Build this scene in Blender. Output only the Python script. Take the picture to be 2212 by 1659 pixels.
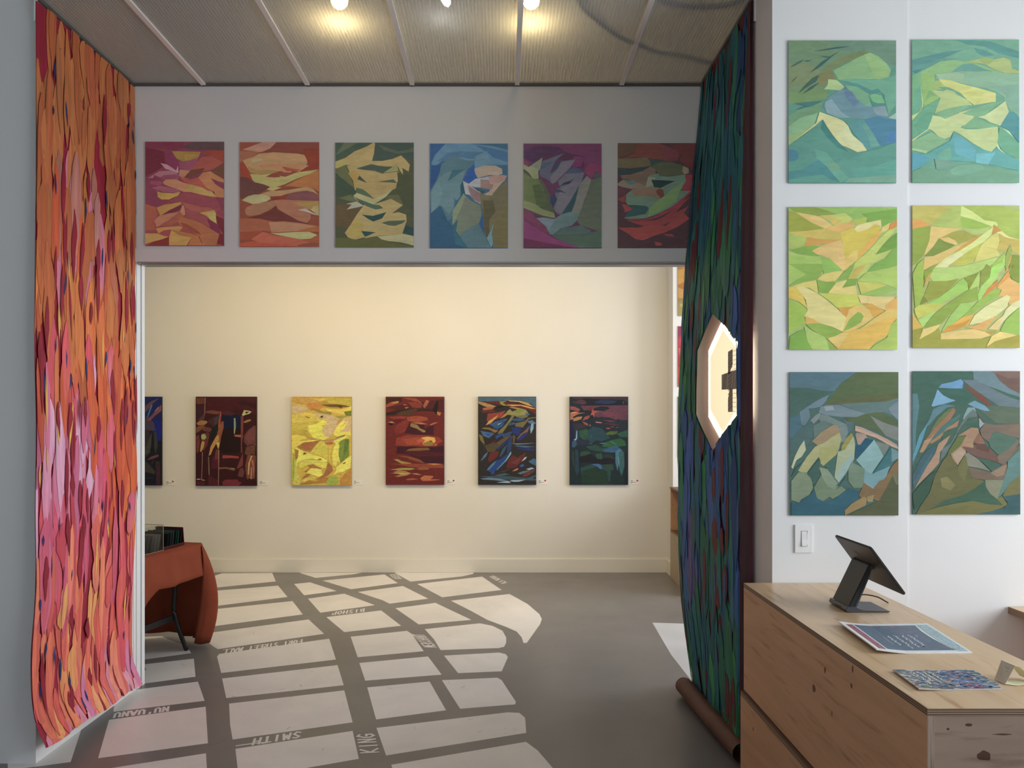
import bpy, bmesh, math, random
from mathutils import Vector, Matrix, noise as mnoise
from mathutils.geometry import tessellate_polygon
for o in list(bpy.data.objects): bpy.data.objects.remove(o, do_unlink=True)
SC = bpy.context.scene
COL = SC.collection
# ------------------------------------------------------------------ camera
F = 1600.0; CX, CY = 1085.0, 903.0; CAMZ = 1.6
cam = bpy.data.cameras.new('camera'); camo = bpy.data.objects.new('camera', cam); COL.objects.link(camo)
camo.location = (0, 0, CAMZ); camo.rotation_euler = (math.pi/2, 0, 0)
cam.sensor_width = 36; cam.lens = F/2212*36
cam.shift_x = (1106-CX)/2212; cam.shift_y = (CY-829.5)/2212
cam.clip_start = 0.05
SC.camera = camo
# ------------------------------------------------------------------ world, exposure, window light
w = bpy.data.worlds.new('world'); SC.world = w; w.use_nodes = True
bg = w.node_tree.nodes['Background']; bg.inputs[0].default_value = (0.75, 0.87, 1.0, 1); bg.inputs[1].default_value = 1.2
vs = SC.view_settings; vs.view_transform = 'Standard'; vs.look = 'None'; vs.gamma = 1; vs.use_curve_mapping = False
vs.exposure = 0.22
def area(name, loc, rot, sx, sy, power, col, spread=180):
    l = bpy.data.lights.new(name, 'AREA'); l.shape = 'RECTANGLE'; l.size = sx; l.size_y = sy
    l.energy = power; l.color = col; l.spread = math.radians(spread)
    o = bpy.data.objects.new(name, l); COL.objects.link(o); o.location = loc; o.rotation_euler = rot
    return o
PI = math.pi
# sky seen through the tall window on the right of the front room
area('window_daylight', (3.97, 1.2, 1.95), (0, PI/2, 0), 2.1, 2.7, 102, (0.87, 0.935, 1.0))
# added soft fill from behind the camera, for an assumed unseen shop window
area('front_fill_light', (-0.6, -2.45, 1.9), (PI/2, 0, 0), 3.6, 2.2, 12, (0.92, 0.96, 1.0))
# daylight through the window of the back room
area('back_room_daylight', (4.43, 5.95, 2.1), (0, PI/2, 0), 2.4, 2.2, 108, (0.95, 0.97, 1.0))
# ------------------------------------------------------------------ helpers
def lin(h):
    if isinstance(h, str): h = tuple(int(h[i:i+2], 16) for i in (0, 2, 4))
    return tuple(((c/255)/12.92 if c/255 <= .04045 else ((c/255+.055)/1.055)**2.4) for c in h)
SATU = .86
def albedo(h, ref, k=.8, g=1.0):
    a = lin(h); r = lin(ref); l = .3*a[0]+.6*a[1]+.1*a[2]; a = tuple(l+(x-l)*SATU for x in a)
    return tuple(max(.004, min(.92, a[i]/r[i]*k*g)) for i in range(3))
def at(px, py, Y): return Vector(((px-CX)/F*Y, Y, CAMZ-(py-CY)/F*Y))
def onz(px, py, z=0.0):
    Y = (CAMZ-z)*F/(py-CY); return Vector(((px-CX)/F*Y, Y, z))
def tag(o, label=None, cat=None, group=None, kind=None):
    if label: o['label'] = label
    if cat: o['category'] = cat
    if group: o['group'] = group
    if kind: o['kind'] = kind
    return o
def thing(name, loc, label, cat, group=None, rz=0):
    o = bpy.data.objects.new(name, None); COL.objects.link(o); o.location = loc; o.rotation_euler = (0, 0, rz)
    o.empty_display_size = .05
    return tag(o, label, cat, group)
def link(name, bm, mats, parent=None, smooth=False, world=True):
    """bm is in world coordinates; the object sits under its parent without moving."""
    me = bpy.data.meshes.new(name); bm.to_mesh(me); bm.free()
    if not isinstance(mats, (list, tuple)): mats = [mats]
    for m in mats: me.materials.append(m)
    if smooth:
        for p in me.polygons: p.use_smooth = True
    o = bpy.data.objects.new(name, me); COL.objects.link(o)
    if parent is not None:
        o.parent = parent
        if world:
            M = Matrix.Rotation(parent.rotation_euler.z, 4, 'Z'); M.translation = parent.location
            p = parent
            if p.parent: 
                M = Matrix.Translation(p.parent.location) @ M
            me.transform(M.inverted())
    return o
def box(bm, a, b, bev=0.0, mi=0, col=None):
    x0, x1 = sorted((a[0], b[0])); y0, y1 = sorted((a[1], b[1])); z0, z1 = sorted((a[2], b[2]))
    r = bmesh.ops.create_cube(bm, size=1)
    vsl = r['verts']
    for v in vsl:
        v.co = Vector((x0+(v.co.x+.5)*(x1-x0), y0+(v.co.y+.5)*(y1-y0), z0+(v.co.z+.5)*(z1-z0)))
    fs = set(f for v in vsl for f in v.link_faces)
    for f in fs: f.material_index = mi
    if bev > 0:
        es = set(e for v in vsl for e in v.link_edges)
        bmesh.ops.bevel(bm, geom=list(es), offset=bev, segments=2, affect='EDGES', profile=.7)
    return vsl
def boxobj(name, a, b, m, parent=None, bev=0.0):
    bm = bmesh.new(); box(bm, a, b, bev); return link(name, bm, m, parent)
def prism(bm, pts, d, mi=0):
    """closed polygon pts (Vectors) swept by vector d"""
    d = Vector(d); n = len(pts)
    v0 = [bm.verts.new(p) for p in pts]; v1 = [bm.verts.new(Vector(p)+d) for p in pts]
    fs = [bm.faces.new(v0), bm.faces.new(v1[::-1])]
    for i in range(n): fs.append(bm.faces.new((v0[i], v1[i], v1[(i+1) % n], v0[(i+1) % n])))
    for f in fs: f.material_index = mi
    bmesh.ops.recalc_face_normals(bm, faces=fs)
    return fs
def tube(bm, pts, r, n=10, caps=True):
    pts = [Vector(p) for p in pts]; rings = []
    up = Vector((0, 0, 1))
    for i, p in enumerate(pts):
        t = (pts[min(i+1, len(pts)-1)]-pts[max(i-1, 0)]).normalized()
        a = t.cross(up)
        if a.length < .1: a = t.cross(Vector((0, 1, 0)))
        a.normalize(); b = t.cross(a)
        rr = r[i] if isinstance(r, (list, tuple)) else r
        rings.append([bm.verts.new(p+rr*(math.cos(k*2*PI/n)*a+math.sin(k*2*PI/n)*b)) for k in range(n)])
    for i in range(len(rings)-1):
        for k in range(n):
            bm.faces.new((rings[i][k], rings[i][(k+1) % n], rings[i+1][(k+1) % n], rings[i+1][k]))
    if caps: bm.faces.new(rings[0]); bm.faces.new(rings[-1][::-1])
    bmesh.ops.recalc_face_normals(bm, faces=bm.faces[:])
def spline(pts, n=8):
    P = [Vector(p) for p in pts]; P = [P[0]*2-P[1]]+P+[P[-1]*2-P[-2]]; out = []
    for i in range(1, len(P)-2):
        for k in range(n):
            t = k/n
            out.append(.5*((2*P[i])+(P[i+1]-P[i-1])*t+(2*P[i-1]-5*P[i]+4*P[i+1]-P[i+2])*t*t+(3*P[i]-P[i-1]-3*P[i+1]+P[i+2])*t**3))
    out.append(P[-2]); return out
# ------------------------------------------------------------------ materials
def mat(name, col=(.8, .8, .8), rough=.6, metal=0, spec=.5, emit=None, es=0, trans=0, ior=1.45):
    m = bpy.data.materials.new(name); m.use_nodes = True; b = m.node_tree.nodes['Principled BSDF']
    b.inputs['Base Color'].default_value = (*col, 1); b.inputs['Roughness'].default_value = rough
    b.inputs['Metallic'].default_value = metal; b.inputs['Specular IOR Level'].default_value = spec
    b.inputs['Transmission Weight'].default_value = trans; b.inputs['IOR'].default_value = ior
    if emit: b.inputs['Emission Color'].default_value = (*emit, 1); b.inputs['Emission Strength'].default_value = es
    return m
def nodes(m):
    nt = m.node_tree
    def N(t, **k):
        n = nt.nodes.new(t)
        for a, v in k.items(): setattr(n, a, v)
        return n
    return nt, N, nt.nodes['Principled BSDF'], (lambda a, b: nt.links.new(a, b))
def noisy(name, c0, c1, scale=8, detail=5, stretch=(1, 1, 1), rough=.7, bump=.0, bscale=60, spec=.4, metal=0, lo=.3, hi=.7):
    m = mat(name, c0, rough, metal, spec); nt, N, B, L = nodes(m)
    tc = N('ShaderNodeTexCoord'); mp = N('ShaderNodeMapping'); mp.inputs['Scale'].default_value = stretch
    L(tc.outputs['Object'], mp.inputs[0]); nz = N('ShaderNodeTexNoise'); nz.inputs['Scale'].default_value = scale
    nz.inputs['Detail'].default_value = detail; L(mp.outputs[0], nz.inputs['Vector'])
    r = N('ShaderNodeValToRGB'); r.color_ramp.elements[0].position = lo; r.color_ramp.elements[1].position = hi
    r.color_ramp.elements[0].color = (*c0, 1); r.color_ramp.elements[1].color = (*c1, 1)
    L(nz.outputs[0], r.inputs[0]); L(r.outputs[0], B.inputs['Base Color'])
    if bump:
        n2 = N('ShaderNodeTexNoise'); n2.inputs['Scale'].default_value = bscale; n2.inputs['Detail'].default_value = 3
        L(mp.outputs[0], n2.inputs['Vector'])
        bp = N('ShaderNodeBump'); bp.inputs['Strength'].default_value = bump; bp.inputs['Distance'].default_value = .002
        L(n2.outputs[0], bp.inputs['Height']); L(bp.outputs[0], B.inputs['Normal'])
    return m
def painted(name, rough=.75, scale=(9, 9, 60), amount=.22, spec=.3, bump=.15, coord='Object'):
    """colour attribute of the mesh, broken up by brushy streaks"""
    m = mat(name, (.5, .5, .5), rough, 0, spec); nt, N, B, L = nodes(m)
    a = N('ShaderNodeAttribute'); a.attribute_name = 'Col'
    tc = N('ShaderNodeTexCoord'); mp = N('ShaderNodeMapping'); mp.inputs['Scale'].default_value = scale
    L(tc.outputs[coord], mp.inputs[0]); nz = N('ShaderNodeTexNoise'); nz.inputs['Scale'].default_value = 1
    nz.inputs['Detail'].default_value = 6; nz.inputs['Roughness'].default_value = .62; nz.inputs['Distortion'].default_value = .6
    L(mp.outputs[0], nz.inputs['Vector'])
    mr = N('ShaderNodeMapRange'); mr.inputs['From Min'].default_value = .25; mr.inputs['From Max'].default_value = .75
    mr.inputs['To Min'].default_value = 1-amount; mr.inputs['To Max'].default_value = 1+amount
    L(nz.outputs[0], mr.inputs[0])
    mx = N('ShaderNodeVectorMath', operation='SCALE'); L(a.outputs['Color'], mx.inputs[0]); L(mr.outputs[0], mx.inputs['Scale'])
    L(mx.outputs[0], B.inputs['Base Color'])
    if bump:
        bp = N('ShaderNodeBump'); bp.inputs['Strength'].default_value = bump; bp.inputs['Distance'].default_value = .002
        L(nz.outputs[0], bp.inputs['Height']); L(bp.outputs[0], B.inputs['Normal'])
    return m
def wood(name, c0, c1, dark, axis='Y', rough=.45, knots=True, rep=9.0):
    m = mat(name, c0, rough, 0, .45); nt, N, B, L = nodes(m)
    tc = N('ShaderNodeTexCoord'); mp = N('ShaderNodeMapping')
    s = {'X': (.9, rep, rep), 'Y': (rep, .9, rep), 'Z': (rep, rep, .9)}[axis]
    mp.inputs['Scale'].default_value = s; L(tc.outputs['Object'], mp.inputs[0])
    n0 = N('ShaderNodeTexNoise'); n0.inputs['Scale'].default_value = .9; n0.inputs['Detail'].default_value = 5; n0.inputs['Distortion'].default_value = 1.3
    L(mp.outputs[0], n0.inputs['Vector'])
    r = N('ShaderNodeValToRGB'); e = r.color_ramp.elements; e[0].position = .3; e[1].position = .72
    e[0].color = (*c1, 1); e[1].color = (*c0, 1); L(n0.outputs[0], r.inputs[0])
    wv = N('ShaderNodeTexNoise'); wv.inputs['Scale'].default_value = 4; wv.inputs['Detail'].default_value = 6; wv.inputs['Distortion'].default_value = .3
    L(mp.outputs[0], wv.inputs['Vector'])
    r2 = N('ShaderNodeValToRGB'); r2.color_ramp.elements[0].position = .24; r2.color_ramp.elements[0].color = (*dark, 1)
    r2.color_ramp.elements[1].position = .42; r2.color_ramp.elements[1].color = (1, 1, 1, 1); L(wv.outputs[0], r2.inputs[0])
    mx = N('ShaderNodeMix', data_type='RGBA', blend_type='MULTIPLY'); mx.inputs[0].default_value = .8
    L(r.outputs[0], mx.inputs[6]); L(r2.outputs[0], mx.inputs[7])
    out = mx.outputs[2]
    if knots:
        mk = N('ShaderNodeMapping'); k = {'X': (2.2, 5, 5), 'Y': (5, 2.2, 5), 'Z': (5, 5, 2.2)}[axis]; mk.inputs['Scale'].default_value = k
        L(tc.outputs['Object'], mk.inputs[0])
        vo = N('ShaderNodeTexVoronoi'); vo.inputs['Scale'].default_value = 1.0; L(mk.outputs[0], vo.inputs['Vector'])
        r3 = N('ShaderNodeValToRGB'); r3.color_ramp.elements[0].position = .035; r3.color_ramp.elements[0].color = (*[c*.35 for c in dark], 1)
        r3.color_ramp.elements[1].position = .1; r3.color_ramp.elements[1].color = (1, 1, 1, 1); L(vo.outputs['Distance'], r3.inputs[0])
        m2 = N('ShaderNodeMix', data_type='RGBA', blend_type='MULTIPLY'); m2.inputs[0].default_value = .8
        L(out, m2.inputs[6]); L(r3.outputs[0], m2.inputs[7]); out = m2.outputs[2]
    L(out, B.inputs['Base Color'])
    return m
def plyedge(name):
    m = mat(name, (.5, .36, .24), .6); nt, N, B, L = nodes(m)
    tc = N('ShaderNodeTexCoord'); sp = N('ShaderNodeSeparateXYZ'); L(tc.outputs['Object'], sp.inputs[0])
    nz = N('ShaderNodeTexNoise'); nz.inputs['Scale'].default_value = 6; L(tc.outputs['Object'], nz.inputs['Vector'])
    ma = N('ShaderNodeMath', operation='MULTIPLY_ADD'); ma.inputs[1].default_value = .0015; L(nz.outputs[0], ma.inputs[0]); 
    L(sp.outputs['Z'], ma.inputs[2])
    m2 = N('ShaderNodeMath', operation='MULTIPLY'); m2.inputs[1].default_value = 2*PI/.0058; L(ma.outputs[0], m2.inputs[0])
    sn = N('ShaderNodeMath', operation='SINE'); L(m2.outputs[0], sn.inputs[0])
    r = N('ShaderNodeValToRGB'); r.color_ramp.elements[0].position = .35; r.color_ramp.elements[1].position = .65
    r.color_ramp.elements[0].color = (.16, .09, .055, 1); r.color_ramp.elements[1].color = (.46, .32, .21, 1)
    L(sn.outputs[0], r.inputs[0]); L(r.outputs[0], B.inputs['Base Color']); return m
M_white = noisy('white_wall_paint', (.80, .79, .775), (.83, .82, .805), 1.5, 4, rough=.75, bump=.12, bscale=90, spec=.25)
M_cream = noisy('cream_wall_paint', (.80, .765, .675), (.83, .80, .725), 1.2, 4, rough=.7, bump=.1, bscale=90, spec=.25)
M_ceil = noisy('plain_ceiling', (.62, .60, .57), (.66, .64, .61), 2, rough=.85)
M_room = noisy('low_bounce_grey', (.30, .30, .29), (.33, .33, .32), 2, rough=.8)  # unseen front-room walls darkened to cut the light they bounce
M_trim = mat('white_gloss_trim', (.86, .87, .88), .35)
M_alu = mat('grey_aluminium', (.42, .42, .43), .38, .7)
M_dark = mat('dark_gap', (.03, .028, .026), .8)
M_batten = mat('beige_batten', (.88, .82, .78), .6)
M_paper = painted('gouache_on_paper', .8, (14, 14, 42), .13)
M_canvas = painted('oil_on_canvas', .55, (26, 26, 60), .26, .4, .35)
M_banner = painted('acrylic_on_paper', .6, (46, 46, 4), .26, .22, .3)
M_print = painted('glossy_print', .42, (40, 60, 40), .1, .5, 0)
M_plain = painted('printed_card', .7, (5, 5, 5), .02, .3, 0)
M_blackplastic = mat('black_matte_plastic', (.022, .024, .027), .42, 0, .45)
M_greyplastic = mat('graphite_plastic', (.075, .077, .088), .38, 0, .5)
M_edge = plyedge('layered_ply_edge')
# ------------------------------------------------------------------ flat painting kit
class Flat:
    """coloured shapes in a 2D frame, stacked in thin coats of paint, mapped into the room"""
    def __init__(s): s.polys = []; s.n = 0
    def poly(s, pts, col, cols=None, coat=None):
        if coat is None: s.n += 1; coat = s.n
        s.polys.append((pts, cols or [col]*len(pts), coat))
    def line(s, pts, wd, col, coat=None, taper=False):
        if coat is None: s.n += 1; coat = s.n
        P = [Vector((p[0], p[1])) for p in pts]; L, R = [], []
        for i, p in enumerate(P):
            t = (P[min(i+1, len(P)-1)]-P[max(i-1, 0)])
            if t.length < 1e-9: t = Vector((1, 0))
            t.normalize(); nrm = Vector((-t.y, t.x))*wd/2
            if taper: nrm *= max(.15, math.sin(PI*(i+.4)/(len(P)-.2)))
            L.append(p+nrm); R.append(p-nrm)
        for i in range(len(P)-1):
            s.polys.append(([L[i], L[i+1], R[i+1], R[i]], [col]*4, coat))
    def build(s, bm, fmap, lay=None, mi=0):
        lay = lay or bm.loops.layers.float_color.get('Col') or bm.loops.layers.float_color.new('Col')
        for pts, cols, coat in s.polys:
            q = []
            for p, c in zip(pts, cols):
                if not q or (Vector(p[:2])-Vector(q[-1][0][:2])).length > 1e-6: q.append((p, c))
            if len(q) < 3: continue
            vsx = [bm.verts.new(fmap(p[0], p[1], coat)) for p, c in q]
            tris = [tuple(range(len(q)))] if len(q) <= 4 else tessellate_polygon([[Vector((p[0], p[1], 0)) for p, c in q]])
            for tr_ in tris:
                ar = sum(q[tr_[k]][0][0]*q[tr_[(k+1) % len(tr_)]][0][1]-q[tr_[(k+1) % len(tr_)]][0][0]*q[tr_[k]][0][1] for k in range(len(tr_)))
                if abs(ar) < 1e-12: continue
                if ar < 0: tr_ = tuple(tr_)[::-1]
                try: f = bm.faces.new([vsx[k] for k in tr_])
                except ValueError: continue
                f.material_index = mi
                for l, k in zip(f.loops, tr_): l[lay] = (*q[k][1], 1)
def paintbox(bm, a, b, col, mi=0):
    lay = bm.loops.layers.float_color.get('Col') or bm.loops.layers.float_color.new('Col')
    before = set(bm.faces); box(bm, a, b)
    for f in bm.faces:
        if f not in before:
            f.material_index = mi
            for l in f.loops: l[lay] = (*col, 1)
RND = random.Random(7)
def art_shapes(key, ref, k=.8, g=1.0, jit=.05):
    W, H, bgc, txt = ART[key]; fl = Flat(); B0 = albedo(bgc, ref, k, g); TN = (1.0, .95, .72) if key in ('r3', 'r4') else (1.08, 1, .78) if key == 'h1' else (1, 1, 1); mixb = 0 if key[0] == 'c' else .14
    for ln in txt.strip().splitlines():
        t = ln.split(); c = albedo(t[0], ref, k, g); c = tuple((c[i]*(1-mixb)+B0[i]*mixb)*TN[i] for i in range(3))
        pts = []
        for p in t[1:]:
            x, y = p.split(','); pts.append((min(max(float(x), 0), W), min(max(float(y), 0), H)))
        cc = []
        ph = RND.random()*6.28
        for (x, y) in pts:
            j = 1+jit*math.sin(x*.09+y*.07+ph)+RND.uniform(-jit, jit)*.6
            cc.append(tuple(min(.95, q*j) for q in c))
        fl.poly(pts, c, cc)
    return fl, W, H, albedo(bgc, ref, k, g)
STRIPE = {'4': None}
# ---- painted shapes of every artwork: W,H of its own drawing frame, background, then "colour x,y x,y ..." ----
ART = {}
ART['h1'] = (125.3, 165.9, '70303a', '''
7f3b3c 0,98 18,105 60,98 124,110 124,165 0,165
5a2030 0,8 30,16 35,35 20,45 0,56
65283e 0,0 62,0 60,12 40,14 0,8
46383b 57,9 70,3 80,0 125,0 125,14 90,13 70,12
7f3322 88,18 100,14 125,14 125,33 112,25
6b2c4a 30,20 42,17 52,25 53,40 50,46 40,38 32,33
86692f 42,15 88,16 84,27 70,30 60,32 50,27
947230 62,20 82,20 72,28 63,30
7c3f55 54,42 72,46 82,33 85,25 70,30 58,33 54,30
8a4238 72,46 82,33 90,24 105,23 125,33 112,42 100,46 88,47
94654f 53,54 55,44 72,46 66,54 60,57
5a3526 62,57 72,45 92,42 95,44 82,52 72,57
5a3a2a 104,46 125,34 125,60 112,53
8c5a6a 4,58 14,52 22,47 40,46 50,48 52,54 53,59 40,60 28,61 24,57 14,53 13,58
9c7488 24,34 34,36 45,43 49,46 52,38 53,50 44,47 32,43
7a3c52 24,57 30,53 50,52 53,58 38,60 28,62
9c6b4c 28,64 33,60 50,60 60,65 75,68 88,72 105,78 114,88 100,88 84,83 72,81 62,80 56,78 50,75 40,72 30,68
a27e42 62,77 72,68 90,73 105,79 113,88 100,87 86,83 70,80
93453a 53,55 62,57 72,60 84,57 86,60 90,65 100,73 108,79 100,78 88,72 76,68 62,64
9c6440 84,57 92,49 104,47 108,50 125,60 125,65 116,63 104,58 112,68 125,76 125,89 112,88 110,80 100,75 92,67
7b3b50 7,65 10,62 26,63 28,68 20,70 9,68
85485a 10,73 24,70 40,73 56,77 54,81 30,80 16,76
9a7d35 19,79 25,81 45,82 56,80 52,86 42,90 38,92 26,92 20,88
7a3844 33,97 45,91 54,84 62,80 72,80 88,84 112,89 118,100 125,118 125,123 112,112 100,110 90,113 75,110 64,105 58,96
8b4a40 58,96 70,99 90,104 100,104 110,109 115,111 92,113 76,111 64,104
8c4a3a 0,100 16,104 20,116 14,128 17,140 0,141
9a7038 18,105 30,100 45,98 57,96 58,99 45,106 24,118
5a2438 24,118 40,108 59,100 57,107 50,111 36,115
96604a 14,126 22,118 38,114 55,111 48,117 36,126 24,133 18,136
8a4a38 24,134 40,124 54,112 58,116 62,118 50,128 40,134
9e6a50 59,100 62,103 64,116 60,117 55,112
7f3f42 64,104 76,110 92,114 98,122 104,137 98,134 84,126 66,119
a5783e 86,113 110,109 113,117 114,131 104,124 97,118
b08c48 98,113 112,112 113,130 103,124
64253c 98,122 112,130 118,136 120,148 110,146 104,138
5c2028 112,117 125,123 125,148 118,137 114,130
8e5434 51,126 58,120 76,124 90,130 106,140 118,147 116,160 112,165 92,165 86,150 72,142 58,136
7c3a24 56,128 66,131 84,142 90,149 76,144 60,136
9a703c 17,138 30,136 55,134 60,137 54,143 46,144 40,140 30,141 21,146
a27a40 0,146 20,146 30,150 38,151 30,155 12,159 0,163
a2783a 38,151 42,140 52,147 62,150 74,152 66,165 38,165
8c5a2c 40,140 56,143 76,147 86,150 74,152 60,149 50,146
6a2620 4,165 14,159 28,155 38,151 38,165
94582e 74,152 84,150 92,165 68,165
5f1f24 118,147 125,147 125,165 114,162''')
ART['h2'] = (125.5, 165.9, '7a3a22', '''
6c3326 55,0 125,0 125,20 100,22 60,17 38,16
8c5230 0,14 20,14 30,16 24,21 4,30 0,34
a06a50 4,12 30,2 35,0 58,0 48,10 36,15 30,16 20,14
762c18 100,10 125,12 125,44 108,47 92,47 108,36 107,28 103,20
a07240 4,29 24,22 30,18 54,16 90,18 102,20 106,28 107,33 104,36 109,37 94,47 90,45 84,44 80,48 60,47 48,50 40,52 30,52 16,48 10,38
a8683a 30,36 60,34 104,34 104,36 94,46 70,45 48,41 34,42
a89a58 18,28 24,25 37,27 30,30 20,32
8c6a30 12,38 26,44 60,45 58,47 40,52 28,51 15,47
963c22 66,38 84,42 100,44 84,46 74,46
8a2f18 0,32 8,38 16,50 20,62 8,54 0,44
9c8a44 16,50 34,52 48,50 64,47 62,53 72,55 90,48 104,46 125,43 112,50 90,58 70,67 58,71 66,72 52,77 42,75 48,71 36,67 24,64 20,60
7a3420 41,55 50,50 62,46 69,46 62,52 64,55 54,56
9a5a24 70,70 90,60 112,50 125,44 125,78 116,73 106,72 92,71 82,70
55342c 0,55 10,55 22,63 38,67 48,71 40,76 30,82 14,84 4,90 0,88
9a7444 30,83 48,77 60,77 82,75 92,73 106,71 116,74 125,84 116,79 106,77 94,78 74,82 64,85 50,86 36,86
7a2c18 48,86 64,86 76,83 72,90 50,92 46,90
6c3e3a 72,90 76,84 96,79 108,77 118,81 125,85 125,92 100,92
a8a24e 3,92 12,86 22,83 31,83 40,84 48,87 49,90 42,94 30,97 20,98
7e6424 18,99 30,97 44,93 32,97
8c5c3a 8,108 11,103 20,99 40,95 55,92 58,100 46,108 30,115 16,117 10,115
5c2a22 12,120 30,116 50,107 56,101 70,110 90,121 108,127 108,130 60,126 30,121
935a3a 55,92 66,91 90,92 125,93 125,102 112,107 104,106 92,107 112,114 112,122 106,128 92,124 74,114 60,106
94702e 84,96 125,93 125,101 116,102 112,107
b0a070 91,107 104,105 116,112 125,116 118,115 106,111
a88448 112,107 116,102 125,100 125,117
8e4a2a 0,121 30,121 52,126 70,125 96,128 125,133 90,141 60,143 36,140 10,142 0,142
9a6640 46,127 70,126 96,129 125,134 90,141 50,143
8a3c1e 0,143 36,140 28,146 20,154 0,155
95501e 90,141 108,136 125,133 125,142 108,142
a8482a 18,154 28,147 36,142 50,146 66,149 92,153 114,159 90,163 40,163
a0904e 48,144 60,144 90,142 110,142 123,147 112,153 96,154 80,151 64,148
8c4420 96,154 112,154 125,146 125,160 114,160 106,157
a83c18 20,157 40,160 90,163 92,165 0,165 0,160''')
ART['h3'] = (124.1, 165.9, '49462c', '''
3d4a38 0,0 50,0 62,0 30,14 0,29
55583c 14,0 36,0 8,16 0,20
3c463a 62,0 124,0 124,30 100,20 84,26 58,29
4c523c 70,4 100,14 124,8 124,14 98,18 76,12
a08044 0,30 16,24 30,14 50,6 60,0 63,1 61,18 58,29 74,29 90,26 104,20 112,28 118,35 116,46 106,40 108,52 102,44 99,38 80,38 57,35 44,38 33,41 24,38 16,34 0,41
b0873e 0,31 14,26 20,34 6,40 0,41
5c5830 0,42 16,35 20,44 26,60 31,74 24,70 8,56 0,47
3c4632 0,47 10,56 30,72 33,82 20,82 0,86
9c7c40 18,36 33,41 44,43 60,44 74,49 90,47 101,46 100,58 97,66 96,72 88,76 76,84 62,92 54,98 44,96 34,92 28,86 32,84 34,74 31,76 28,60
a8782e 20,48 30,44 40,50 36,60 33,72 28,60
42493a 33,41 57,34 80,39 90,39 84,44 76,48 64,45 44,43
8c7c44 76,48 97,34 100,45
3e4234 35,58 38,52 50,64
4c5038 68,62 92,58 98,64
4e5838 33,71 44,74 54,82 61,89 50,85 33,79
a89458 28,84 34,80 46,84 60,90 76,82 90,75 80,86 64,96 60,98 46,93
45442a 98,46 107,52 107,44 124,58 124,110 108,98 104,84 92,82 96,72 99,60
5c5430 78,90 84,84 100,82 104,90 107,99 88,90
5a5c34 6,88 24,82 30,88 34,94 20,92
a69a6c 17,97 34,93 45,100 38,102 18,106 26,98
5b4526 0,98 26,98 18,106 45,101 36,114 26,128 20,136 0,132
a08144 45,99 60,98 88,89 107,99 90,112 100,110 112,114 113,124 106,144 90,147 68,147 66,150 50,152 46,150 30,154 20,150 15,143 24,130 34,114
b0802e 24,130 34,118 44,130 44,148 30,152 18,147
48543c 31,87 44,92 60,98 70,99 76,104 64,106 50,101 38,94
264038 42,114 60,116 81,110 74,120 60,125 52,121
485038 73,127 84,124 112,123 106,128 94,132 84,131
26423a 41,140 64,142 48,149 46,148
263e3a 108,142 112,130 124,136 124,148
a48c58 66,148 90,147 106,144 124,148 124,163 104,158 84,156 72,153
555024 0,151 20,151 34,154 50,151 66,148 74,154 90,158 124,164 124,166 0,166''')
ART['h4'] = (123.3, 165.9, '3a5462', '''
2f4a68 0,0 24,0 8,20 0,34
54707a 2,32 8,18 24,1 60,0 100,4 124,10 124,34 104,34 84,36 70,40 70,28 54,26 36,16 20,26 10,36
46606e 12,28 30,14 50,12 90,14 92,24 60,24 40,20 22,28
3f5c72 70,2 100,8 124,14 124,30 100,22 94,16 84,10
5c7478 70,40 72,20 90,12 94,26 104,33 84,36
2c4466 2,36 18,32 14,50 8,62 0,74
4c6260 18,34 30,22 40,20 56,26 71,27 68,34 60,40 56,52 50,60 48,68 49,80 44,90 40,88 38,104 34,118 28,122 22,108 17,98 10,104 2,111 0,90 0,78 12,54 16,44
5c7068 14,54 26,46 34,44 28,60 36,52 56,42 50,62 48,70 48,84 42,90 37,84 38,100 30,112 18,98 2,110 2,76
647870 2,110 2,76 14,58 20,78 14,96
3a5a5a 36,42 56,40 40,52 28,60
2f4a7a 52,58 60,42 70,32 72,44 75,54 66,60 62,63 56,60
28484a 48,66 52,60 56,72 55,81 50,84
b47f60 70,40 86,35 104,35 114,40 115,48 108,50 94,50 82,53 76,55 72,48
a8705a 92,52 104,50 116,50 122,51 118,60 110,62 100,64 96,66 92,58
bc7c5c 100,64 108,62 118,58 104,74 98,82 90,83 85,80 94,76
9aa098 62,63 72,56 84,54 92,52 94,58 80,57 80,70 72,69 64,66
8c6450 80,58 90,57 95,64 100,66 98,73 90,72 80,70
a89a88 52,59 62,64 72,70 80,76 80,96 70,90 64,82 56,80
845e50 60,66 72,74 80,78 79,94 68,88 62,76
34483c 64,67 76,72 88,76 84,79 76,75
6b6a4c 36,106 44,94 50,84 53,79 56,82 64,90 80,98 82,112 78,126 60,136 46,145 41,140 44,120 35,130
787a50 36,106 44,94 53,79 56,84 46,110 36,128
6a5a32 79,78 90,82 98,82 104,74 122,58 123,165 100,165 100,150 98,140 101,126 94,140 90,150 86,140 84,110 80,96
58481e 84,90 100,90 104,108 94,120 94,140 90,150 86,136
6c5a26 102,120 116,100 123,90 123,165 102,165 98,140
2f4a6c 79,127 84,114 86,138 86,146
6c8074 90,150 96,138 101,126 98,142 100,158 97,165
50645e 46,145 60,136 77,127 84,140 90,152 96,165 60,165 52,154
2f4a58 0,112 16,98 28,122 34,128 46,145 58,165 0,165
34585a 36,130 44,122 41,140 46,146 58,165 40,160''')
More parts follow.
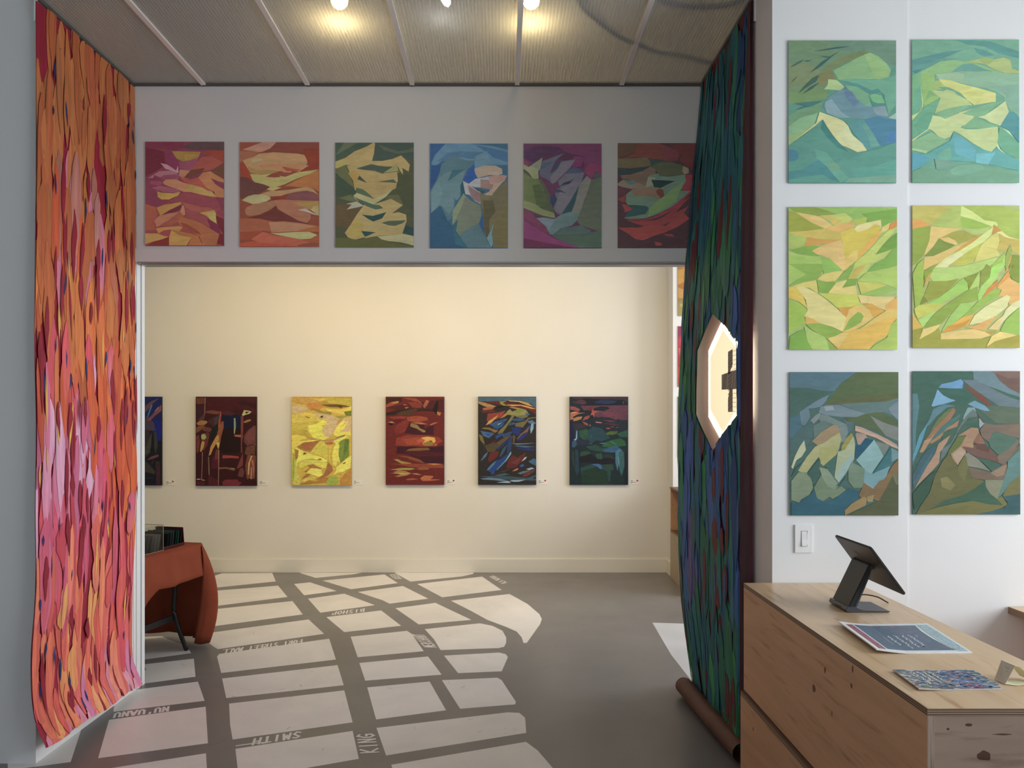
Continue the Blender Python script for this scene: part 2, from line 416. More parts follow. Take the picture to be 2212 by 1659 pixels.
ART['h5'] = (123.3, 165.9, '55303f', '''
432c3c 0,10 20,4 56,6 70,14 60,20 40,24 14,30 0,22
5e2f42 50,0 123,0 123,40 104,56 96,44 96,24 84,18 64,12
4c2c38 14,30 32,20 64,14 96,20 96,40 80,36 60,26 40,28 30,24
682e48 80,20 96,22 92,36 76,38
6b3440 0,24 8,30 8,36 0,34
6f2f40 96,44 104,30 123,34 123,52 114,44 108,56
3c4a3a 110,54 116,44 123,52 123,55
78784c 0,33 8,37 14,34 30,22 26,40 23,44 24,56 15,56 8,46 0,40
6a6e50 10,36 30,22 24,42 18,38
464c30 0,42 8,48 16,57 28,56 34,66 42,82 42,92 49,108 50,118 40,118 20,112 8,104 0,102
586030 0,46 12,54 24,58 32,74 30,100 10,100 0,96
46502a 14,66 26,64 36,84 34,104 20,96
70703e 0,90 14,94 30,104 48,110 50,118 30,114 12,107 0,102
505056 30,28 64,15 50,28 48,32 42,46 50,38 60,28 82,25 74,38 64,48 52,60 46,64 36,56 26,52 25,42
404850 26,40 32,30 46,30 30,40
3c3c48 42,48 50,30 60,26 54,40
605858 42,54 52,42 60,30 82,25 74,38 62,50 50,62 44,63
3c4650 72,42 80,37 92,42 96,46 70,48 64,48
5c5656 54,60 66,48 96,46 92,60 88,66 78,86 70,96 60,112 54,112 47,103 52,90 50,80 50,72 58,70
665f5c 60,72 80,60 88,64 76,88 60,110 50,108 54,86
2e3440 54,70 64,62 74,59 80,55 72,64 62,66
3a3a44 48,71 58,73 68,79 58,77 50,78
2c3a48 42,84 48,80 53,88 47,102 43,94
26443e 60,111 70,98 80,80 89,64 84,90 76,108
3c3848 92,66 94,54 100,48 96,60
686250 88,66 100,51 107,57 104,70 96,90 90,110 84,120 76,108 82,92
50553c 107,57 123,54 123,140 90,130 84,122 92,104 100,80
56685c 20,118 32,118 48,120 60,112 76,108 88,112 84,122 76,130 60,134 56,144 42,144 36,134 24,124
64706a 20,118 30,117 50,120 44,130 40,138 36,132 24,124
465648 58,134 90,130 108,138 100,142 76,144 44,145 52,140
44563e 44,146 80,144 123,138 123,165 84,165 60,154
6a3440 0,103 14,110 20,118 36,132 40,144 20,134 0,118
74344e 0,120 20,134 40,145 48,150 90,165 0,165
5c2a36 0,150 30,156 80,165 0,165''')
ART['h6'] = (124.1, 165.9, '3f2826', '''
4a3220 0,0 30,0 30,14 0,24
602f22 29,0 64,0 96,12 98,20 94,28 78,28 50,24 30,22 10,24 30,14
5e2a26 66,2 96,12 98,20 94,28 78,26 68,16
55261f 80,2 124,0 124,42 112,38 98,28 100,18
56422a 0,24 20,24 46,23 51,28 53,36 40,38 20,40 0,39
514328 0,26 30,25 50,30 52,36 20,40 0,38
26322c 0,40 20,41 40,39 54,36 44,42 28,48 12,50 0,50
2f3a30 49,24 64,27 88,29 64,31 54,36
454229 52,37 64,31 84,30 100,34 108,40 113,46 104,50 80,52 66,52 60,42
6a5a3c 104,36 112,40 113,47 106,50 102,44
5a4432 4,51 20,50 40,44 52,37 60,42 60,50 50,58 44,68 30,64 18,58 8,57
66523e 0,64 8,58 24,60 44,68 58,60 56,70 40,72 24,73 8,70 0,67
34564e 10,60 20,60 31,64 20,66
505c44 48,52 64,48 66,52 80,53 106,50 109,58 104,68 99,75 115,76 104,88 90,98 76,106 64,112 54,116 44,119 20,120 10,119 14,116 40,112 47,106 48,102 40,100 16,98 13,94 13,82 22,74 44,71 58,66
6a6448 48,54 60,54 58,66 44,70
1f2e2a 53,58 72,59 91,60 78,66 68,71 58,70
6a4c34 20,76 40,71 66,71 72,74 75,90 64,88 50,84 28,84
58301e 66,72 72,74 75,90 68,88 62,80 60,76
5a6a36 60,94 76,82 90,70 104,62 99,75 92,92 76,104 60,110 48,116 50,104
263e36 16,98 28,98 46,100 49,104 44,112 30,115 10,118 16,110 24,104
742f2c 6,97 12,97 24,104 18,108 11,110 10,103
6f2c28 0,89 12,82 12,94 6,93
4a2a2a 0,70 22,73 14,80 0,88
702828 100,74 108,60 106,50 124,50 124,72 110,84 100,98 84,108 64,118 40,124 14,121 20,120 44,120 56,117 76,107 92,96 108,82 115,76
732c26 12,121 30,124 60,122 74,116 90,104 104,92 116,84 104,96 92,110 100,106 112,100 104,112 90,122 72,130 46,134 30,128
7d3026 0,134 30,134 54,130 76,131 90,120 104,110 114,120 96,132 74,142 60,146 40,154 28,152 14,142
7a2e26 72,144 86,144 90,148 78,147
7c3028 58,156 66,157 72,161 64,163 60,162
7c3028 106,156 113,154 113,157''')
ART['r1'] = (125, 165.9, '5f9a8a', '''
76936f 0,0 90,0 100,10 60,30 50,36 40,44 38,60 40,68 0,72
6f8f7a 40,0 125,0 125,30 112,26 95,14 80,14 60,12
7c8856 40,42 50,34 66,26 94,14 84,12 60,20 44,30 30,40
88824c 34,40 50,34 56,46 46,45 42,54 34,52
869266 0,28 20,24 38,36 30,48 0,56
7c9a60 0,60 20,56 38,54 46,58 44,68 20,72 0,74
74a078 0,88 14,78 34,72 40,72 36,82 30,98 14,112 0,122
8cba8a 0,100 14,90 28,86 34,84 30,98 12,113 0,122
9dbd7a 0,112 20,102 30,98 12,113 0,122
8fbb82 52,35 66,28 80,20 94,14 104,18 114,27 119,34 117,42 108,45 90,45 76,44 58,46
9cc47c 88,16 96,15 106,22 118,34 116,42 100,44 96,34
6fae94 56,46 76,44 100,46 120,42 125,40 125,74 116,86 114,76 110,62 104,58 96,60 84,52 70,48
4f9490 64,48 80,50 96,58 104,56 112,64 112,72 108,60 100,62 94,62 80,54
78b886 94,64 100,62 108,64 112,72 108,74 98,72
4a8e8c 95,70 104,73 112,73 114,76 104,78 98,77
7ab08a 65,52 80,54 93,62 94,70 98,78 88,76 76,66
6f95a8 44,68 52,62 58,58 65,54 76,66 90,76 100,77 112,76 116,86 116,91 104,88 96,90 86,91 72,90 58,90 44,84 40,76
6a85ac 64,54 74,60 82,72 76,78 66,66
8aaab8 42,72 50,68 62,84 72,90 58,90 44,84
8fa6b6 98,78 112,76 116,88 104,87 100,84
a6c8c0 116,90 125,84 125,92
b6d08a 41,57 45,52 46,45 56,46 65,54 60,58 46,57
5a9aa0 66,94 80,92 88,92 92,104 106,122 91,128 84,118 74,106
4c86aa 88,92 104,88 116,91 125,92 125,118 112,122 106,122 98,108 90,98
4a80b8 114,108 125,104 125,118 114,120
6aa8a0 85,98 90,96 98,108 106,122 96,124 92,112
e0dc9a 36,83 44,86 56,90 64,94 69,99 74,110 84,118 90,126 91,128 80,130 72,126 62,122 54,114 46,102 39,92 30,100 12,113 0,122 20,106 32,96
dfe0a8 64,96 70,104 76,112 86,120 90,127 78,128 64,120 58,106
3f8482 38,94 40,92 48,106 58,118 66,126 70,130 56,124 44,112 37,104
5c9c90 0,122 18,110 30,100 39,92 37,102 44,112 56,124 72,131 82,130 100,127 125,118 125,165 0,165
4885a0 0,126 10,128 12,136 8,140 0,141
68ab98 30,126 44,130 60,150 70,160 60,165 48,160 36,150
78a888 44,142 54,142 60,148 56,152 48,148
4a8f96 34,138 44,146 52,156 60,165 50,162 40,156 20,158 0,162 0,152 16,150
5ea69a 70,150 100,146 125,138 125,160 80,162
7db09a 70,160 125,156 125,165 66,165
2f6068 28,13 44,10 56,8 74,6.6 60,9 46,11
2f6068 25,38 38,26 50,18 60,12 48,21 38,30
3d6870 2,31 12,25 18,22 14,26 6,30
3d6870 18,24 28,22.5 22,25
3d6870 37,18.2 50,19 44,20
4a6248 3,49 12,40 6,47
43605a 12,61 20,52 28,44 36,40 32,48 22,54
43605a 17,62 26,54 36,49 28,56
3f7a7c 6,73.5 20,72 40,70.5 28,76 14,80 8,81 20,76''')
ART['r2'] = (124, 165.9, '73b09a', '''
78b49c 0,0 124,0 124,36 110,22 84,20 60,25 30,26 12,36 0,42
5a9e9c 50,0 90,2 124,14 124,22 100,16 84,8 64,6
5a9a9e 0,24 14,20 40,14 60,12 40,20 20,32 4,40 0,40
60a29c 0,30 16,28 34,22 60,22 40,24 14,34 0,42
4c8ea2 0,36 12,34 4,40
5c9e9e 72,10 84,12 96,18 84,20 76,16
b8c87c 60,26 76,23 84,20 96,23 106,21 114,24 116,34 124,36 124,39 108,39 94,34 84,28
a8c070 76,24 84,20 96,23 88,30
94c484 0,42 12,36 20,32 34,25 50,24 64,26 76,28 92,34 106,39 84,38 60,37 40,39 26,40 27,52 30,64 32,68 14,78 10,60 10,44
6aa89e 50,34 60,28 70,28 84,34 94,37 70,37 56,38 46,38
8fbb9e 27,40 56,37 76,37 124,40 124,88 112,80 106,66 98,60 84,56 70,54 50,48 32,46 28,46
a4c8a4 28,40 52,38 60,40 60,50 32,46
86b4a2 90,54 124,52 124,86 112,78 108,64
dce07e 31,46 44,47 56,51 76,56 97,62 97,72 84,74 72,76 64,70 56,62 44,56 36,54
e6e488 84,60 97,63 97,72 78,73
c2d68c 22,58 36,60 40,58 48,60 52,64 64,70 70,76 44,80 26,86 33,68 28,64
b2cc74 27,48 32,47 38,55 30,55 36,58 22,58
9cc870 10,40 26,40 26,56 24,62 32,68 14,78 13,70
8bbf7a 20,58 30,66 22,66 14,72
7dbf8c 0,42 10,37 10,52 12,66 12,78 6,84 0,88
6db496 2,60 10,52 12,70 10,80 0,88
c4de92 10,54 13,70 13,78 6,88 0,94 0,88 8,84 12,78
6fb592 0,94 14,78 33,68 30,76 25,86 22,94 20,104 8,110 0,114
66ae90 2,100 14,86 24,84 20,104 8,110
86bc8e 25,86 38,81 56,77 67,76 56,84 38,92 32,89
82ba90 58,86 70,80 90,74 108,70 96,78 84,88 76,90 66,88
84bc90 56,102 66,92 73,89 86,96 100,100 84,104 70,103
cdde98 24,88 32,89 38,92 52,86 58,86 72,89 64,94 56,102 62,104 76,104 99,101 100,112 98,124 92,130 84,128 70,120 56,110 48,106 44,113 38,115 30,112 24,106 20,104 8,112 0,119 0,116 18,104 22,94
d2e09c 58,86 70,80 56,84 44,92 60,100 72,90
d2e0a0 76,90 84,88 96,80 108,71 112,84 112,90 102,100 90,96 84,92
4f98a4 112,84 118,84 124,90 124,120 116,110 106,102 102,100
6fb494 101,102 108,104 116,112 124,122 124,139 112,134 104,128 99,120
d6ecb0 104,102 112,106 118,114 110,107
8cc090 0,118 12,112 22,107 30,112 40,116 34,122 24,126 16,132 0,128
b0d8a4 0,126 18,129 16,132 0,128
d0e8b0 98,118 102,127 112,135 124,139 112,137 102,130 98,124
62b2b4 48,108 56,112 70,121 84,128 92,130 98,125 104,130 124,140 124,152 96,146 70,142 44,140 26,138 10,148 0,152 0,132 18,132 36,122 44,118
68b8cc 48,110 54,112 68,122 74,128 72,140 50,132
74c4d4 74,132 92,132 97,130 88,145 74,143
5aaecc 0,132 10,132 20,138 10,146 0,152
72b49e 34,130 44,124 46,136 40,140 28,136
7aa898 26,138 44,140 50,146 44,152 28,150
74a88e 0,153 10,149 26,150 44,152 50,146 70,143 90,146 124,153 124,166 0,166
7ab49a 44,152 52,146 80,145 84,150 60,158 46,156''')
ART['r3'] = (126, 165.9, 'a8c070', '''
8fc070 30,0 126,0 126,14 106,23 100,16 88,16 76,14 66,7 56,7 40,3
76b058 84,8 126,2 126,15 108,23 108,16 90,18 90,12
8ca850 4,4 0,0 30,0 44,4 56,8 36,11 16,7 8,6
a4ac48 0,4 8,6 26,16 42,25 20,28 0,29
ecc88c 8,6 36,11 44,16 51,22 42,25 26,18
dcc070 36,10 50,9 60,14 64,18 54,22 48,16 42,13
c4d07c 44,10 66,7 74,14 70,19 54,22 62,16 54,13
b8c864 74,15 88,12 91,12 90,18 80,21 76,18
ecb878 44,25 58,20 74,17 78,22 66,27 60,30 50,28
d8c06c 0,29 20,28 42,25 60,30 62,38 50,38 24,36 8,33
b4cc74 0,30 8,32 22,36 18,44 0,48
e0a45c 18,46 20,40 22,35 40,38 60,38 44,43 30,45
eedcb0 76,26 80,21 92,18 107,15 108,23 104,28 90,27 80,30
e0c858 60,30 74,24 80,29 92,26 100,20 107,22 104,30 96,36 84,52 80,62 70,70 66,62 64,50 62,40
e8b05c 80,62 84,52 92,40 100,32 109,25 108,30 100,42 90,52
e8c880 66,62 74,52 80,50 80,60 72,70 65,74
f2c48c 27,52 30,49 44,43 61,38 64,48 66,62 66,73 62,74 56,68 46,60 38,56 30,55
ecd48c 108,24 118,18 116,26 108,30
e0884c 118,20 126,15 126,22 116,28
c4d47c 80,62 92,52 106,36 116,27 126,24 116,36 106,48 100,56 118,50 112,58 96,66 90,76 78,84 69,84 74,72 78,63
6fa84e 102,55 110,44 120,34 126,30 126,47 112,52
78b058 92,75 100,66 112,60 122,48 126,46 126,68 108,72 96,76
d0bc68 76,72 90,66 86,74 78,83 70,84
92c068 0,49 14,47 26,44 20,46 2,50
7fb050 2,50 18,46 30,45 36,46 27,51 36,57 24,56 10,54
a8d074 0,52 12,56 36,58 46,62 44,68 30,76 10,84 0,90
8cba5c 0,66 20,66 44,66 42,70 33,84 20,86 0,92 20,78
90c868 38,58 48,60 62,73 46,76 42,80 40,74
e8d488 33,84 40,78 54,75 64,74 58,82 54,86 44,87
88b45c 54,86 64,76 70,70 78,63 74,74 69,84 62,85
82b050 33,85 40,87 54,87 52,94 45,100 35,99
7aa84c 62,94 69,84 80,83 78,91
aed074 90,76 112,72 126,68 126,95 112,90 90,87 80,86
e6d884 4,92 16,88 32,85 34,98 33,100 24,94 12,93
eed694 46,100 55,88 68,85 62,94 78,91 80,102 60,101
d4d070 80,87 100,88 114,91 100,96 84,101
96c068 81,102 96,97 112,92 126,96 108,102 98,103
d0d868 34,100 60,101 80,102 82,110 86,114 74,116 56,117 46,108
eecc5c 0,93 8,92 16,102 22,118 12,110 0,106
f2dca4 8,93 16,92 33,100 44,108 56,118 70,131 64,142 63,145 50,139 36,135 18,127 22,120 20,108 14,100
a4cc5c 0,108 12,112 22,119 18,127 20,136 8,142 0,147
e8b864 19,127 28,130 36,135 20,136
f4d09c 80,102 98,104 108,104 124,104 118,112 112,114 112,120 100,116 92,112 84,112
eaa454 57,117 72,116 80,114 70,122 69,130 62,124
f0c880 68,126 70,119 78,115 86,114 94,120 98,129 90,135 74,144 66,146 62,147
e0a44c 86,114 96,112 106,118 111,121 98,129 94,120
f0b46c 112,114 126,104 126,117 112,121
90b858 63,145 70,131 80,122 84,123 87,127 84,134 74,140
ecc878 88,138 98,130 112,121 126,117 126,128 112,132 96,140 74,146
eaba5c 45,153 56,147 66,145 88,140 112,130 126,128 120,136 114,150 100,158 94,165 57,165 50,158
f2cc88 46,153 56,147 70,146 64,156 58,163 50,157
b0d06c 126,130 118,138 114,152 100,160 94,166 126,166
90b858 20,136 40,136 52,140 62,146 54,150 44,153 36,148 26,142
7cb854 2,150 12,144 18,142 22,154 28,166 0,166
b4d884 18,139 30,145 42,151 46,160 48,166 28,166 22,156
94bc5c 44,154 50,160 57,166 47,166''')
ART['r4'] = (124.8, 165.9, 'b0c078', '''
ccc878 0,0 46,0 48,10 34,16 22,22 10,17 0,15
b0cc80 46,0 58,0 56,14 58,26 34,26 22,22
a8c86c 58,0 100,0 125,6 125,39 112,38 104,30 96,22 84,17 70,8
d4f0ac 57,0 70,7 84,17 98,19 100,23 94,26 84,21 70,16 56,12
98c860 56,13 70,16 92,24 76,27 58,26
b4d890 60,27 76,27 92,24 86,32 72,34 66,30
eca868 0,16 10,17 22,23 0,27
ecd098 22,24 36,26 58,27 46,31 36,36 28,44 20,56 14,57 18,44
94b454 0,27 21,24 20,40 14,56 4,68 0,70
a8ac58 32,38 46,31 60,29 70,34 76,35 62,42 52,45 44,40
ecd098 32,38 42,37 50,41 53,45 48,46 40,44
7c9c50 14,59 24,48 31,38 38,42 50,46 40,52 24,59
e8cc90 14,60 24,59 44,50 66,41 58,47 48,55 32,66 22,72 13,76
d8a860 50,54 56,48 70,38 84,32 78,38 66,48 52,56
d8eeb0 24,73 40,60 56,52 70,43 84,32 94,25 94,32 84,42 70,50 56,62 40,72
ecf4dc 30,71 42,61 56,54 60,56 48,66 38,72
d09858 92,34 95,22 104,30 98,31
c4cc64 42,70 56,60 70,50 80,44 76,58 70,66 58,70
dcdc90 80,46 92,35 100,31 102,40 99,52 102,58 88,62 72,66 76,56
ecf0b8 98,31 104,30 112,36 125,40 116,40 106,36
ccbc70 100,34 112,38 125,40 125,57 116,54 114,46 108,54 98,52 102,42
b4e090 20,84 24,74 40,72 58,71 76,66 100,60 94,68 88,70 76,78 60,84 40,88 24,88
a4cc68 92,70 108,54 108,60 100,70 94,72
88a050 80,78 86,68 92,72 100,71 96,78 90,86 78,96
a0f080 92,72 104,66 108,57 109,68 100,80 92,92 84,104 77,112 76,104 80,94 90,84
a8e088 78,110 80,94 96,80 108,60 108,68 98,84 88,98
98a84c 20,88 40,88 54,85 48,92 36,104 18,112 7,117 14,104
7c8c40 7,116 14,106 18,112
88a048 60,84 76,78 80,75 78,84 66,98 64,90
a0e078 14,116 30,108 46,96 54,88 60,85 64,90 65,98 56,102 44,108 30,116
b0dc88 57,112 66,98 78,77 78,92 72,102 64,108
8cb454 12,142 24,128 36,118 50,108 64,99 76,94 76,110 70,112 56,114 44,126 32,140 20,142
a0d880 34,146 44,128 56,114 74,113 64,124 50,136 36,148
e08c50 78,112 88,96 100,86 98,94 88,104
94c464 58,130 76,112 94,98 104,96 100,106 84,116 70,126
e8a860 98,94 108,80 112,76 118,70 114,80 112,88 104,94
eca868 108,78 112,62 116,56 114,66 110,76
84a048 116,57 125,58 125,90 116,86 112,78 118,69 112,74
9cb868 108,60 113,46 115,56 110,76 108,72
eebc84 98,96 112,84 125,92 125,112 112,116 112,106 100,106 104,98
e4ecc8 66,139 72,128 84,118 98,110 110,104 114,106 110,118 98,128 84,136
f0dcac 88,144 98,134 108,126 104,134 100,145
e4ecd0 100,142 108,122 116,114 125,110 125,118 112,128
98cc6c 102,146 108,134 125,118 125,150 112,150
e8b85c 44,140 58,130 72,126 66,138 56,143 40,146
dc9c48 34,148 42,140 58,136 68,132 62,140 50,145
e4b078 60,142 72,140 92,131 98,129 88,140 84,146
eed49c 33,149 50,146 72,144 84,147 91,151 80,155 33,156
c0a04c 84,147 100,146 91,151
f0dc9c 86,164 92,152 102,147 122,151
a0a448 0,145 12,142 8,156 30,142 33,148 33,156 80,156 91,152 84,166 0,166
f0dc9c 8,156 12,144 33,138 26,146
a8a44c 84,166 96,158 122,151 125,151 125,166
e8c468 0,126 6,134 12,142 0,145
a0c860 0,80 6,68 13,62 13,80 12,96 16,92 8,116 3,120
ccd870 2,120 8,116 22,114 36,115 24,126 6,132 10,140 3,126
b4ec94 6,133 28,122 12,142
90b050 13,76 24,70 30,68 22,76 14,88
d8b868 13,94 16,84 22,77 20,86 16,92''')
ART['r5'] = (126.2, 165.9, '4f6f68', '''
5c7c8a 0,0 78,0 60,12 52,22 30,21 10,18 0,20
4c6c62 0,18 20,18 40,22 52,22 40,30 24,38 10,48 0,54
5e6e42 78,0 126,0 126,30 112,34 80,36 40,38 50,26 60,14
68683c 42,38 60,32 90,28 126,24 126,34 100,35 60,37
7690a0 18,42 30,34 46,26 42,34 36,40 26,42
6f8a98 12,46 22,40 24,52 18,62 12,60
4f7686 0,54 12,48 14,62 16,66 10,76 0,76
66807e 58,37 90,35 112,34 126,30 126,52 108,46 88,49 76,44
8494a0 115,42 122,36 126,34 126,56 118,48
7c8e98 34,47 36,40 44,38 58,38 72,43 88,48 78,52 60,52 44,50
9ca8ae 40,40 50,39 52,44 42,45
5c6a42 62,52 78,52 90,48 104,46 118,52 126,58 126,62 112,60 94,52 104,64 118,78 100,68 78,60 70,60
868880 93,50 108,58 126,64 126,80 112,74 102,62
7a8c88 32,48 44,50 56,56 67,61 68,70 64,80 60,82 56,66 50,60 36,58
5c7a80 60,52 68,58 74,58 74,64 68,70 66,60
8a9494 24,56 30,50 36,47 34,54 28,60
547070 0,80 12,66 22,60 30,60 26,74 20,86 12,96 0,90
6a8078 28,62 40,56 50,60 36,70 28,76
a88c66 26,80 36,70 50,61 56,62 60,74 58,84 48,86 34,86
b8b478 9,114 20,98 30,86 40,82 48,76 58,70 60,78 57,90 50,104 44,109 38,108 34,98 26,108 19,118
b4b068 34,88 58,84 56,92 50,104 42,110 36,106
a89c44 60,86 66,76 72,70 76,80 72,88 60,92
b0b890 56,92 64,90 74,74 76,84 75,100 66,114 57,128 52,122 54,106
9cb8b0 60,108 74,94 74,102 66,116 57,128 54,122
cdd0a4 2,110 6,98 12,86 17,79 19,90 14,98 8,102 4,112
b49684 78,70 88,72 90,76 82,84 79,84 76,72
1f5872 76,84 82,84 88,76 97,79 88,90 80,98 76,100
d8a890 76,62 84,64 100,71 114,78 124,84 126,89 118,86 100,76 76,68
bfa08c 76,64 100,73 122,86 126,88 124,84 100,71 84,64
7f8a80 100,80 116,84 110,96 104,92
8fb8b8 77,102 86,92 98,78 106,92 109,97 100,110 94,119 104,114 116,109 111,124 106,123 97,135 86,129 86,112
7aa4ac 86,112 94,118 106,112 116,110 110,124 97,134 86,128
3c7880 96,118 110,98 118,86 120,100 114,110 104,114
74989c 118,88 126,92 126,100 118,104
7a9078 68,112 72,104 87,112 86,128 84,134 74,134 68,126
8a9a7a 2,126 10,116 20,116 26,124 27,134 23,142 14,147 11,151 2,148
7c9070 28,134 36,120 40,118 50,132 60,132 68,138 66,136 58,142 50,147 46,144 38,150 32,146
8ea084 34,110 44,112 54,126 56,128 52,136 44,132 38,122
40665e 6,112 20,100 24,96 16,104 10,114 2,122
44685e 20,118 34,100 35,120 28,132 24,122
4a7068 40,108 54,96 52,124 46,114
4a6e6a 54,136 66,120 68,132 60,132
316478 2,150 11,151 16,146 24,142 28,136 32,146 40,150 50,148 58,142 70,134 80,138 80,146 66,156 62,166 2,166
8a6a40 80,142 84,134 86,128 97,135 104,126 110,124 118,110 126,100 126,118 112,140 104,150 94,146 84,148
a88850 64,160 72,152 86,144 90,146 88,154 76,160 64,166
b0945c 90,144 98,142 96,150 90,150
5a5c38 66,166 88,156 104,148 112,134 120,118 124,130 126,130 126,166
7a7450 119,118 124,116 126,130 123,130''')
ART['r6'] = (124.6, 165.9, '466a60', '''
466e64 0,0 70,0 68,8 56,10 32,18 28,22 24,40 14,60 4,78 0,80
5a8a98 0,26 6,26 8,40 4,70 4,100 0,110
7290a0 70,0 90,0 125,14 125,30 112,26 90,18 72,14
7c5c58 94,0 125,2 125,26 112,20 100,10
8a6a66 90,0 125,0 125,8 110,8
6c8090 58,10 74,10 96,22 112,30 125,34 125,42 100,40 88,32 70,20
7a5248 60,14 70,20 84,30 96,44 92,44 76,32 66,24
8c4438 72,28 82,30 88,38 80,34
5f7060 88,40 100,40 125,42 125,62 96,60 84,50 76,44
6ca4da 30,19 34,15 48,12 56,9 59,12 58,20 44,20
7cb4e0 22,40 26,30 29,21 36,28 44,32 51,34 40,37 24,41
3f6c62 30,22 44,22 60,20 66,28 72,34 60,38 44,38 50,34 40,30
5f8a9c 16,64 24,44 36,38 50,40 40,42 28,52 20,62
5aa0c0 0,100 8,74 20,56 24,46 16,66 10,84 4,98 0,104
74a6c8 64,38 72,34 84,40 90,46 84,46 72,42
82a4b0 60,50 64,42 72,42 75,52 64,54 58,56
6a7c80 44,84 54,64 62,52 70,44 76,54 64,55 58,66 50,76 42,90 36,100 32,104 34,90
a8785a 16,78 30,60 40,50 48,42 50,46 44,56 34,66 24,76 18,86
6e7a52 20,70 30,54 42,44 48,42 40,52 28,64
b89070 8,94 14,80 20,78 26,72 18,86 12,94
4a7a78 24,76 34,64 44,56 54,50 56,52 48,60 38,68 26,80 16,88
ae8066 20,82 34,72 40,66 46,62 54,56 52,64 40,68 32,78 22,84
4c6a54 34,80 36,70 46,68 44,74 36,80
b8947c 2,136 10,122 18,108 26,96 30,84 38,78 44,74 40,82 32,94 31,106 24,114 14,124 4,134
446878 0,120 10,100 18,90 28,86 26,96 16,110 6,124 0,130
4a7488 0,130 8,118 16,104 24,92 18,108 10,122 2,134
46685c 50,74 60,60 66,54 76,52 76,66 68,64 62,66 54,74
a0b0bc 77,54 84,60 78,66 77,62
6c4640 70,44 76,50 84,60 82,60
b08a70 52,75 60,70 68,65 76,66 77,72 70,84 72,89 64,88 57,87 62,92 52,108 48,104 44,96 56,86 62,74
b8a08c 46,96 56,88 62,94 58,100 52,109
6c7a3e 42,92 52,76 62,75 56,86 44,96 40,98
9a6a5a 70,82 77,71 82,80 84,84 76,84
7a5650 57,87 70,89 72,84 84,84 94,94 98,98 104,108 88,102 76,100 64,94
6a4842 72,84 84,84 90,90 88,94 74,90
7e6a60 78,68 84,60 94,62 100,70 92,78 88,82 80,76
826c60 94,62 125,61 125,78 110,74 98,70
54756a 92,72 98,70 118,76 125,80 118,90 104,100 97,95 90,88 88,82
6c6a5e 104,110 112,96 125,84 125,92 110,104
7e6e64 98,98 112,90 120,80 125,80 116,96 106,108 100,106
44685e 76,102 86,102 103,111 92,116 84,108
8a8a80 60,96 64,94 76,102 84,110 90,116 76,112 64,110
7c685c 64,111 78,114 90,117 104,108 109,106 110,114 106,126 84,126 70,124 66,116
9a8470 90,118 104,110 109,108 106,120 98,122
6f6c42 20,140 26,120 36,102 42,96 46,100 52,110 60,98 62,98 64,110 70,124 84,127 76,134 56,144 36,152 20,160 4,166 8,158
8c8656 32,124 40,122 50,132 44,138 34,134
7a7848 52,112 60,98 62,98 64,112 60,128 54,120
3e5f52 0,142 10,130 20,120 28,114 26,120 18,140 8,156 2,160
3f6454 24,158 36,150 56,144 72,136 84,126 86,136 98,148 104,155 88,154 70,150 50,152 34,156
8c9078 84,126 106,126 102,136 98,148 90,142 85,134
5f8a8c 98,148 104,130 110,112 110,104 125,90 125,120 112,130 106,140
7c7a4c 104,144 112,130 125,120 125,142 108,146
7d7a44 4,166 26,158 50,153 70,150 88,154 104,155 98,148 103,144 110,154 104,158 84,164 70,166
3c6470 72,166 90,162 106,158 110,152 104,145 125,142 125,166''')
